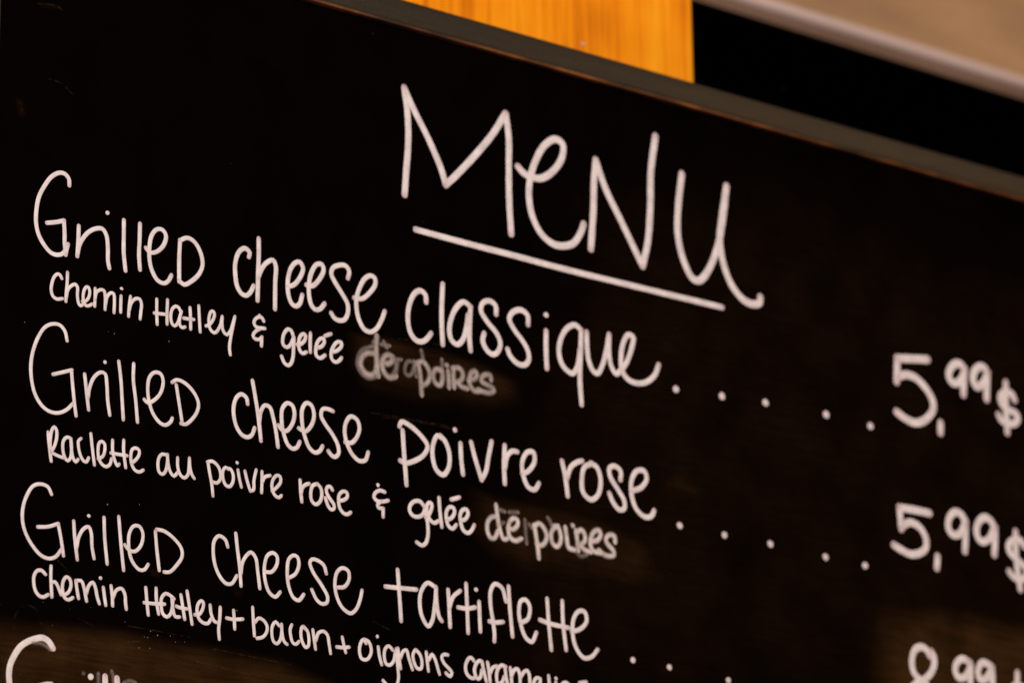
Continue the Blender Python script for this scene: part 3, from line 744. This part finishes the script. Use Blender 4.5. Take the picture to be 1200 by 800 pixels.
  (2.11, [-228.2,-185.7,-227.1,-191.2,-225.6,-198.6]),
  (2.11, [-231.1,-192.3,-228.4,-192.8,-224.3,-192.8]),
  (2.12, [-224.3,-183.1,-222.6,-191.7,-220.9,-200.6]),
  (2.12, [-219.2,-195.3,-216.4,-194.7,-214.1,-191.1,-213.8,-187.8,-215.2,-187.0,-217.2,-189.2,-217.8,-193.4,-216.4,-197.3,-213.3,-199.1,-210.6,-198.8,-208.9,-196.3]),
  (2.13, [-209.3,-188.6,-208.6,-193.3,-206.5,-197.1,-205.1,-197.5]),
  (2.13, [-202.8,-188.9,-203.0,-194.8,-203.7,-201.4,-203.2,-206.4]),
 ]),
 ('desc3', 'plus_sign', 'chalk', [
  (2.14, [-194.1,-189.4,-193.6,-194.7,-193.3,-199.4]),
  (2.14, [-198.6,-194.2,-194.1,-194.3,-188.2,-193.3]),
 ]),
 ('desc3', 'word', 'chalk', [
  (2.06, [-181.7,-185.9,-181.2,-193.6,-180.4,-201.5]),
  (2.07, [-180.1,-194.0,-177.7,-191.3,-174.2,-192.3,-172.1,-195.3,-172.7,-198.9,-175.2,-201.6,-178.7,-202.7]),
  (2.07, [-164.3,-193.6,-166.5,-191.8,-168.6,-194.2,-169.0,-199.0,-167.8,-203.0,-165.7,-203.9,-163.6,-201.8,-162.5,-196.9,-162.6,-192.7]),
  (2.08, [-162.6,-192.7,-162.2,-198.1,-160.8,-202.1,-159.0,-203.3]),
  (2.08, [-155.9,-192.1,-156.9,-194.4,-156.5,-198.5,-155.1,-201.9,-153.0,-202.5,-151.1,-200.7]),
  (2.09, [-147.0,-193.0,-148.8,-192.0,-149.8,-195.2,-149.1,-199.9,-146.6,-203.4,-144.8,-202.3,-144.5,-197.4,-145.5,-194.0,-148.0,-191.9]),
  (2.1, [-141.8,-192.9,-140.9,-198.1,-140.0,-203.4]),
  (2.1, [-139.8,-198.6,-138.0,-194.1,-134.5,-192.7,-132.0,-194.5,-130.9,-199.2,-129.9,-204.5]),
 ]),
 ('desc3', 'plus_sign', 'chalk', [
  (2.11, [-122.0,-194.3,-120.8,-199.0,-119.7,-202.5]),
  (2.11, [-125.8,-200.3,-121.9,-200.1,-117.5,-199.3]),
 ]),
 ('desc3', 'word', 'chalk', [
  (2.17, [-105.9,-195.5,-107.7,-193.6,-109.9,-196.9,-110.3,-201.2,-108.9,-204.6,-105.6,-204.8,-103.0,-202.0,-102.3,-198.3,-104.1,-194.3,-107.0,-193.5]),
  (2.18, [-97.5,-196.5,-96.8,-201.2,-95.2,-206.1]),
  (2.18, [-98.1,-190.6]),
  (2.19, [-87.6,-196.9,-90.2,-194.9,-92.8,-197.0,-93.4,-201.4,-92.1,-205.4,-89.5,-205.7,-86.9,-202.9,-85.8,-197.9]),
  (2.18, [-85.1,-196.0,-84.7,-201.4,-84.0,-207.4,-83.7,-212.8,-86.3,-218.6,-90.7,-218.0,-94.3,-215.1]),
  (2.19, [-83.9,-195.5,-83.2,-200.6,-82.2,-206.6]),
  (2.2, [-82.1,-200.5,-80.3,-196.6,-78.0,-195.6,-76.6,-199.7,-74.0,-206.1]),
  (2.2, [-72.1,-194.8,-73.6,-197.5,-72.9,-201.7,-70.7,-205.0,-68.1,-205.0,-67.3,-200.9,-68.8,-196.8,-71.4,-194.7]),
  (2.21, [-64.3,-195.0,-63.6,-200.4,-62.9,-205.5]),
  (2.21, [-62.5,-199.1,-60.2,-195.7,-58.0,-198.5,-56.5,-202.6,-55.1,-206.3]),
  (2.22, [-49.3,-194.5,-52.0,-194.6,-53.5,-196.3,-52.0,-199.5,-48.7,-202.1,-46.4,-204.3,-47.6,-206.6,-49.5,-205.9,-50.6,-205.1]),
 ]),
 ('desc3', 'word', 'chalk', [
  (2.38, [-30.8,-195.4,-32.4,-194.0,-34.2,-194.4,-36.0,-196.9,-36.8,-200.3,-36.1,-203.2,-34.1,-205.1,-31.6,-205.7,-29.3,-204.5]),
  (2.39, [-25.1,-195.1,-26.9,-194.9,-29.2,-197.1,-30.4,-200.6,-29.5,-204.2,-28.0,-205.6,-26.1,-204.1,-25.2,-200.3]),
  (2.39, [-24.9,-195.4,-23.8,-200.1,-22.0,-206.1]),
  (2.39, [-21.0,-195.2,-20.1,-199.6,-19.3,-206.2]),
  (2.4, [-19.2,-201.3,-17.4,-197.7,-14.6,-196.4]),
  (2.4, [-8.1,-195.8,-10.9,-195.4,-13.7,-198.0,-14.7,-202.2,-13.8,-206.2,-11.0,-205.5,-9.2,-201.9]),
  (2.4, [-8.6,-195.8,-7.8,-201.7,-6.5,-207.1]),
  (2.41, [-4.7,-196.1,-4.1,-200.5,-3.7,-206.7]),
  (2.41, [-4.1,-201.2,-1.7,-196.8,0.6,-196.1,2.0,-198.9,2.3,-206.0]),
  (2.42, [2.9,-200.3,5.3,-197.0,7.6,-196.1,8.9,-198.0,9.5,-205.0]),
  (2.42, [11.9,-205.4,16.3,-202.8,17.0,-199.7,13.9,-199.6,12.0,-203.3,11.9,-207.3,14.3,-210.0,17.4,-209.1]),
  (2.43, [23.1,-197.2,23.5,-201.8,24.0,-208.8]),
  (2.44, [28.6,-197.9]),
  (2.44, [28.5,-200.4,28.7,-205.2,29.0,-208.2]),
  (2.44, [38.8,-201.4,36.4,-199.4,33.2,-200.6,33.2,-203.1,37.5,-206.1,37.4,-209.1,33.6,-209.5]),
  (2.46, [45.9,-198.3,50.8,-197.2]),
  (2.45, [45.0,-205.1,48.9,-203.1,48.9,-201.1,46.4,-200.9,44.5,-203.6,45.0,-207.1,48.8,-207.6]),
  (2.47, [61.0,-200.5,58.5,-199.2,55.6,-200.7,55.9,-203.2,59.6,-205.2,59.5,-208.3,55.7,-208.7]),
 ]),
 ('name4', 'word', 'chalk', [
  (3.59, [-307.0,-225.6,-309.6,-222.3,-313.3,-220.9,-316.9,-221.7,-322.0,-224.0,-326.5,-227.3,-329.9,-232.3,-332.3,-237.6,-332.9,-242.2,-332.5,-247.5,-331.3,-251.9,-327.6,-257.7,-321.4,-260.9,-314.7,-261.0,-309.2,-257.2,-306.7,-253.2]),
  (3.6, [-315.1,-247.1,-309.5,-245.3]),
  (3.61, [-307.5,-245.2,-306.8,-250.5,-305.8,-258.5]),
  (3.66, [-283.6,-237.7]),
  (3.63, [-296.1,-245.1,-295.7,-250.9,-295.0,-257.2]),
  (3.64, [-295.2,-249.9,-291.9,-245.4,-288.8,-245.5,-287.6,-249.4,-286.7,-256.1]),
  (3.66, [-274.8,-236.6,-274.6,-242.3,-273.9,-255.0]),
  (3.68, [-267.5,-236.6,-267.1,-241.3,-266.3,-254.5]),
  (3.69, [-261.4,-247.9,-257.2,-245.6,-256.2,-241.8,-258.9,-240.7,-261.5,-243.4,-261.4,-250.2,-258.1,-253.5,-254.5,-250.7]),
  (3.7, [-250.4,-241.0,-249.7,-247.4,-249.1,-253.3]),
  (3.71, [-250.4,-241.0,-245.0,-241.7,-241.7,-245.9,-244.3,-250.8,-249.1,-253.3]),
 ]),
 ('', 'erased_letters', 'ghost', [
  (3.37, [-288.2,-236.5]),
  (3.38, [-279.1,-236.0,-278.8,-242.8]),
  (3.39, [-270.7,-233.5,-269.9,-235.7,-269.5,-241.6]),
  (3.41, [-262.7,-238.2,-259.5,-236.7,-256.6,-237.2]),
  (3.34, [-318.4,-224.1,-314.8,-223.9,-311.6,-224.8,-309.0,-226.3]),
 ]),
 ('', 'wipe_streak', 'streak', [
  (1.46, [-81.9,-13.8,-65.4,-12.3,-50.1,-12.0]),
 ]),
 ('', 'wipe_streak', 'streak', [
  (1.28, [-306.2,-177.7,-300.8,-181.5,-295.4,-187.2]),
 ]),
 ('', 'wipe_streak', 'streak', [
  (1.35, [-317.6,90.4,-310.0,89.7,-303.3,85.2]),
 ]),
 ('', 'wipe_streak', 'streak', [
  (1.39, [-101.1,-182.6,-90.5,-185.5]),
 ]),
 ('', 'wipe_streak', 'streak', [
  (1.44, [-101.3,-61.6,-74.9,-60.6,-38.3,-59.8]),
 ]),
 ('', 'wipe_streak', 'streak', [
  (1.44, [-92.9,-62.7,-62.8,-61.0,-44.5,-61.4]),
 ]),
 ('', 'wipe_streak', 'streak', [
  (1.45, [-330.8,-217.9,-330.5,-212.0,-327.1,-206.9,-322.5,-204.9,-317.8,-206.5,-314.5,-213.4]),
 ]),
 ('', 'wipe_streak', 'streak', [
  (1.28, [-291.8,-207.4,-283.3,-210.4]),
 ]),
 ('', 'wipe_streak', 'streak', [
  (1.3, [-261.2,-207.3,-239.7,-207.6,-222.3,-208.0]),
 ]),
 ('', 'wipe_streak', 'streak', [
  (1.33, [-337.5,73.4,-334.1,68.2,-333.5,64.4]),
 ]),
 ('', 'wipe_streak', 'streak', [
  (1.36, [-325.8,132.7,-314.9,134.3,-311.1,132.8]),
 ]),
 ('', 'wipe_streak', 'streak', [
  (1.29, [-261.0,-216.1,-253.0,-214.5]),
 ]),
 ('', 'wipe_streak', 'streak', [
  (1.33, [-207.0,-212.5,-179.3,-213.5,-156.8,-214.3]),
 ]),
 ('', 'wipe_streak', 'streak', [
  (1.33, [-217.8,-221.0,-184.8,-223.2,-162.4,-224.0]),
 ]),
]

# ---- slate panel, with chalk dust stored per vertex where a cloth has smeared it, plus a broad faint tone at right
def panel_mesh():
    step = 0.0016
    xs = np.arange(LEFT - 0.004, RIGHT + 0.004, step)
    zs = np.concatenate([np.arange(BOT - 0.004, -0.30, 0.012), np.arange(-0.30, TOP + 0.004, step)])
    nx, nz = len(xs), len(zs)
    X, Z = np.meshgrid(xs, zs)
    dust = np.zeros_like(X)
    wob = (np.sin(X * 61 + 1.3) + np.sin(Z * 83 + X * 40) + np.sin(X * 137 - Z * 57)) / 3.0
    for poly, feather, top_feather, amount in SMUDGES:
        P = np.array(poly, float).reshape(-1, 2) / 1000.0
        inside = np.zeros(X.shape, bool)
        dist = np.full(X.shape, 9.0)
        n = len(P)
        for i in range(n):
            a, b = P[i], P[(i + 1) % n]
            cond = ((a[1] > Z) != (b[1] > Z))
            with np.errstate(divide='ignore', invalid='ignore'):
                xi = (b[0] - a[0]) * (Z - a[1]) / (b[1] - a[1] + 1e-12) + a[0]
            inside ^= cond & (X < xi)
            ab = b - a
            t = np.clip(((X - a[0]) * ab[0] + (Z - a[1]) * ab[1]) / (ab @ ab), 0, 1)
            dd = np.hypot(X - a[0] - t * ab[0], Z - a[1] - t * ab[1])
            # the first edges of every outline are the crisp upper edge of the cloth's stroke
            f = top_feather if i in CRISP.get(n, (0,)) else feather
            dist = np.minimum(dist, dd / f)
        s = np.where(inside, dist, 0.0)
        s = np.clip(s, 0, 1)
        s = s * s * (3 - 2 * s) * (1.0 + 0.30 * wob)
        dust = np.maximum(dust, np.clip(s, 0, 2) * amount) + 0.25 * np.minimum(dust, s * amount)
    v = np.empty((nx * nz, 3), np.float32)
    v[:, 0] = X.ravel(); v[:, 1] = 0; v[:, 2] = Z.ravel()
    i = (np.arange(nz - 1)[:, None] * nx + np.arange(nx - 1)[None, :]).ravel()
    faces = np.stack([i, i + 1, i + nx + 1, i + nx], 1).astype(np.int32)
    me = bpy.data.meshes.new("slate_panel")
    me.vertices.add(len(v)); me.vertices.foreach_set("co", v.ravel())
    me.loops.add(faces.size); me.loops.foreach_set("vertex_index", faces.ravel())
    me.polygons.add(len(faces))
    me.polygons.foreach_set("loop_start", np.arange(0, faces.size, 4, dtype=np.int32))
    me.polygons.foreach_set("loop_total", np.full(len(faces), 4, np.int32))
    at = me.attributes.new("dust", 'FLOAT', 'POINT')
    at.data.foreach_set("value", dust.ravel().astype(np.float32))
    me.update(calc_edges=True)
    # back and rim of the panel: a real board 9 mm thick
    bm = bmesh.new(); bm.from_mesh(me)
    x0, x1, z0, z1 = xs[0], xs[-1], zs[0], zs[-1]
    c = [bm.verts.new(p) for p in ((x0, .009, z0), (x1, .009, z0), (x1, .009, z1), (x0, .009, z1))]
    f = [bm.verts.new(p) for p in ((x0, .0005, z0), (x1, .0005, z0), (x1, .0005, z1), (x0, .0005, z1))]
    bm.faces.new(c[::-1])
    for k in range(4):
        bm.faces.new((f[k], c[k], c[(k + 1) % 4], f[(k + 1) % 4]))
    bm.to_mesh(me); bm.free()
    return me

part("slate_panel", panel_mesh(), M["slate"], label="black slate panel with brownish wiped chalk smudges")

# ---- frame: four rails, each with a bare wood inner edge
FW, FT = 0.0165, 0.0044         # face width, how far the rail stands proud
def rail(lo, hi, edge_lo, edge_hi, edge_mat=M["raw"]):
    r = part("frame_rail", box_mesh("frame_rail", lo, hi, 0.0011, 3), M["rail"])
    link("bare_edge", box_mesh("bare_edge", edge_lo, edge_hi, 0.0004, 2), r, edge_mat)
e = 0.0011
rail((LEFT - FW, -FT, TOP + e), (RIGHT + FW, 0.012, TOP + FW), (LEFT, -FT + 0.0006, TOP), (RIGHT, 0.0105, TOP + e + 0.0006))
rail((LEFT - FW, -FT, BOT - FW), (RIGHT + FW, 0.012, BOT - e), (LEFT, -FT + 0.0006, BOT - e - 0.0006), (RIGHT, 0.0105, BOT))
rail((LEFT - FW, -FT, BOT - e + 0.0003), (LEFT - e, 0.012, TOP + e - 0.0003), (LEFT - e - 0.0006, -FT + 0.0006, BOT + 0.0003), (LEFT, 0.0105, TOP - 0.0003), M["rail"])
rail((RIGHT + e, -FT, BOT - e + 0.0003), (RIGHT + FW, 0.012, TOP + e - 0.0003), (RIGHT, -FT + 0.0006, BOT + 0.0003), (RIGHT + e + 0.0006, 0.0105, TOP - 0.0003))

# ---- the writing: every stroke is a low, round-ended ridge of chalk ink on the panel
def spline(pts, step=0.0011):
    """centripetal Catmull-Rom through the points, resampled"""
    P = [Vector(p) for p in pts]
    if len(P) == 2:
        m = (P[0] + P[1]) / 2
        d = P[1] - P[0]
        m += Vector((-d.y, d.x)) * random.uniform(-0.012, 0.012)
        P = [P[0], m, P[1]]
    P = [P[0] * 2 - P[1]] + P + [P[-1] * 2 - P[-2]]
    out = []
    for i in range(1, len(P) - 2):
        p0, p1, p2, p3 = P[i - 1:i + 3]
        t0 = 0.0
        t1 = t0 + max((p1 - p0).length, 1e-6) ** 0.5
        t2 = t1 + max((p2 - p1).length, 1e-6) ** 0.5
        t3 = t2 + max((p3 - p2).length, 1e-6) ** 0.5
        n = max(2, int((p2 - p1).length / step))
        for k in range(n):
            t = t1 + (t2 - t1) * k / n
            a1 = p0 * ((t1 - t) / (t1 - t0)) + p1 * ((t - t0) / (t1 - t0))
            a2 = p1 * ((t2 - t) / (t2 - t1)) + p2 * ((t - t1) / (t2 - t1))
            a3 = p2 * ((t3 - t) / (t3 - t2)) + p3 * ((t - t2) / (t3 - t2))
            b1 = a1 * ((t2 - t) / (t2 - t0)) + a2 * ((t - t0) / (t2 - t0))
            b2 = a2 * ((t3 - t) / (t3 - t1)) + a3 * ((t - t1) / (t3 - t1))
            out.append(b1 * ((t2 - t) / (t2 - t1)) + b2 * ((t - t1) / (t2 - t1)))
    out.append(P[-2].copy())
    return out

ACROSS = (-1.0, -0.86, -0.45, 0.0, 0.45, 0.86, 1.0)
RISE = (0.0, 0.55, 0.9, 1.0, 0.9, 0.55, 0.0)
lift = 0
def add_stroke(bm, uvl, width, pts):
    global lift
    lift += 1
    base = 0.00003 + (lift % 37) * 0.000004
    h = 0.00016 + (lift % 11) * 0.000006
    r = width / 2
    if len(pts) == 1:
        # a dot: one round dab of ink
        c, k, a0 = pts[0], 28, random.uniform(0, 6)
        sx, wob = random.uniform(1.0, 1.12), random.uniform(0.02, 0.05)
        rr = [(0.45, 0.97), (0.75, 0.85), (0.9, 0.5), (1.0, 0.0)]
        mid = bm.verts.new((c[0], -(base + h), c[1]))
        prev, pu = None, 0
        for f, z in rr:
            cur = []
            for i in range(k):
                a = 6.28318 * i / k
                q = r * f * (1 + wob * math.sin(2 * a + a0) + wob * 0.6 * math.sin(3 * a + 2 * a0))
                cur.append(bm.verts.new((c[0] + q * sx * math.cos(a), -(base + h * z), c[1] + q * math.sin(a))))
            for i in range(k):
                j = (i + 1) % k
                if prev is None:
                    fc = bm.faces.new((mid, cur[i], cur[j])); us = (0, f, f)
                else:
                    fc = bm.faces.new((prev[i], cur[i], cur[j], prev[j])); us = (pu, f, f, pu)
                fc.smooth = True
                for lp, u in zip(fc.loops, us):
                    lp[uvl].uv = (0.5 + 0.5 * u, 0.45)
            prev, pu = cur, f
        return
    else:
        line = spline(pts)
    n = len(line)
    tang = []
    for i in range(n):
        t = line[min(i + 1, n - 1)] - line[max(i - 1, 0)]
        tang.append(t.normalized() if t.length > 1e-9 else Vector((1, 0)))
    rings = []
    seed = random.uniform(0, 99)
    span = r * random.uniform(1.2, 2.2)
    def ring(c, t, rr, hh, e=0.0):
        nrm = Vector((-t.y, t.x))
        return [(bm.verts.new((c.x + nrm.x * rr * a, -(base + hh * k), c.y + nrm.y * rr * a)), (a + 1) / 2, min(e / span, 1.0)) for a, k in zip(ACROSS, RISE)]
    caps = (1.0, 0.94, 0.82, 0.62, 0.35, 0.08)
    for k in reversed(caps):
        rings.append(ring(line[0] - tang[0] * r * k, tang[0], r * math.sqrt(max(1 - k * k, 0.02)), h))
    s = 0.0
    total = sum((line[i] - line[i - 1]).length for i in range(1, n))
    for i in range(n):
        if i: s += (line[i] - line[i - 1]).length
        w = r * (1 + 0.07 * noise.noise(Vector((s * 130, seed, 0))) + 0.02 * noise.noise(Vector((s * 700, seed, 5))))
        rings.append(ring(line[i], tang[i], w, h, min(s, total - s)))
    for k in caps:
        rings.append(ring(line[-1] + tang[-1] * r * k, tang[-1], r * math.sqrt(max(1 - k * k, 0.02)), h))
    for A, B in zip(rings, rings[1:]):
        for j in range(len(ACROSS) - 1):
            q = (A[j], A[j + 1], B[j + 1], B[j])
            f = bm.faces.new([x[0] for x in q])
            f.smooth = True
            for lp, x in zip(f.loops, q):
                lp[uvl].uv = (x[1], x[2])

def writing(name, strokes, mat, parent):
    bm = bmesh.new()
    uvl = bm.loops.layers.uv.new("UVMap")
    for w, q in strokes:
        add_stroke(bm, uvl, w / 1000.0, [(q[i] / 1000.0, q[i + 1] / 1000.0) for i in range(0, len(q), 2)])
    bmesh.ops.recalc_face_normals(bm, faces=bm.faces)
    me = bpy.data.meshes.new(name)
    bm.to_mesh(me); bm.free()
    return part(name, me, mat, parent)

LINE_NAMES = {"heading": "heading", "name": "dish_name", "desc": "dish_description", "price": "dish_price"}
lines = {}
for line, name, flag, strokes in WRITING:
    if line:
        if line not in lines:
            lines[line] = empty(LINE_NAMES[line.rstrip("0123456789")], OFF, board)
        parent = lines[line]
    else:
        parent = board
    o = writing(name, strokes, M[flag], parent)
    if flag == 'streak': o["label"] = "thin brownish streaks left by the wiping cloth"
    if flag in ('smeared', 'rewritten'): o["label"] = "smeared soft-edged word written over a wiped patch"
    if flag == 'ghost': o["label"] = "faint remains of wiped-out letters"

# ---- tiny specks of chalk on the slate
bm = bmesh.new()
pts = [(x / 1000, z / 1000, random.uniform(.00024, .00042)) for x, z in SPECKS]
for _ in range(14):
    pts.append((random.uniform(LEFT, 0.42), random.uniform(-0.27, TOP), random.uniform(.00008, .00020)))
for _ in range(24):
    pts.append((random.uniform(-0.34, -0.20), random.uniform(-0.27, -0.20), random.uniform(.00010, .00026)))
for x, z, r in pts:
    k = random.randint(5, 7)
    a0 = random.uniform(0, 6)
    vs = [bm.verts.new((x + r * random.uniform(.6, 1.1) * math.cos(a0 + 6.283 * i / k), -0.00009, z + r * random.uniform(.6, 1.1) * math.sin(a0 + 6.283 * i / k))) for i in range(k)]
    top = bm.verts.new((x, -0.00009 - r * 0.5, z))
    for i in range(k):
        bm.faces.new((vs[i], vs[(i + 1) % k], top))
bmesh.ops.recalc_face_normals(bm, faces=bm.faces)
me = bpy.data.meshes.new("chalk_specks"); bm.to_mesh(me); bm.free()
k = NT("chalk_speck"); k.l(k.ramp(k.noise(k.coord(), 60), [(0.3, (0.12, 0.09, 0.06)), (0.7, (0.36, 0.29, 0.24))]), k.bsdf.inputs["Base Color"]); k.bsdf.inputs["Roughness"].default_value = 0.9
o = part("chalk_specks", me, k.m); o["kind"] = "stuff"

# ------------------------------------------------------------------ orange wooden plank standing behind the board
plank = empty("wooden_plank", (0, 0.03, -0.9))
tag(plank, "wide orange pine plank standing upright behind the chalkboard's top edge", "plank")
PX1 = 0.1766
o = link("plank_body", box_mesh("plank_body", (-0.215, 0.0, 0.0), (PX1, 0.028, 1.75), 0.0065, 6), plank, M["plank"])
bm = bmesh.new()
bmesh.ops.create_uvsphere(bm, u_segments=20, v_segments=10, radius=0.0013)
for v in bm.verts: v.co.y *= 0.45
bmesh.ops.translate(bm, verts=bm.verts, vec=(0.0828, -0.0002, 0.2175 + 0.9))
me = bpy.data.meshes.new("nail_head"); bm.to_mesh(me); bm.free()
link("nail_head", me, plank, M["lip"])

# ------------------------------------------------------------------ metal hood behind, upper right
hood = empty("metal_hood", (0.0, 0.30, 0.40))
tag(hood, "tan metal hood with a pale rolled lip above the dark gap", "hood")
HX0, HX1, HZ = 0.05, 1.9, 0.0240
# front sheet, leaning back a little, and a dark underside running back to the wall
link("front_sheet", prism_mesh("front_sheet", [(0.004, HZ + 0.0125), (0.007, HZ + 0.0125), (0.127, HZ + 0.62), (0.124, HZ + 0.62)], HX0, HX1), hood, M["hood"])
r = 0.0058
prof = [(r * math.cos(a) + 0.002, r * 0.95 * math.sin(a) + HZ + 0.0125) for a in [2 * math.pi * i / 28 for i in range(28)]]
o = link("rolled_lip", prism_mesh("rolled_lip", prof, HX0 - 0.001, HX1 + 0.001), hood, M["lip"])
for p in o.data.polygons: p.use_smooth = len(p.vertices) == 4
link("lip_shade_strip", prism_mesh("lip_shade_strip", [(0.0015, HZ - 0.0008), (0.0055, HZ - 0.0008), (0.0055, HZ + 0.008), (0.0015, HZ + 0.008)], HX0 - 0.0005, HX1 + 0.0005), hood, M["lip_shade"])  # brown strip painted as the shade below the rolled lip
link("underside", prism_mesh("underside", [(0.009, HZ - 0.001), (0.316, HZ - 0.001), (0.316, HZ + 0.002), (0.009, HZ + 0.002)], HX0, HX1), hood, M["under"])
bm = bmesh.new()
bmesh.ops.create_uvsphere(bm, u_segments=16, v_segments=8, radius=0.0035)
for v in bm.verts: v.co.z *= 0.5
bmesh.ops.translate(bm, verts=bm.verts, vec=(0.5837, 0.0960, HZ - 0.0015))
me = bpy.data.meshes.new("rivet"); bm.to_mesh(me); bm.free()
link("rivet", me, hood, M["screw"])
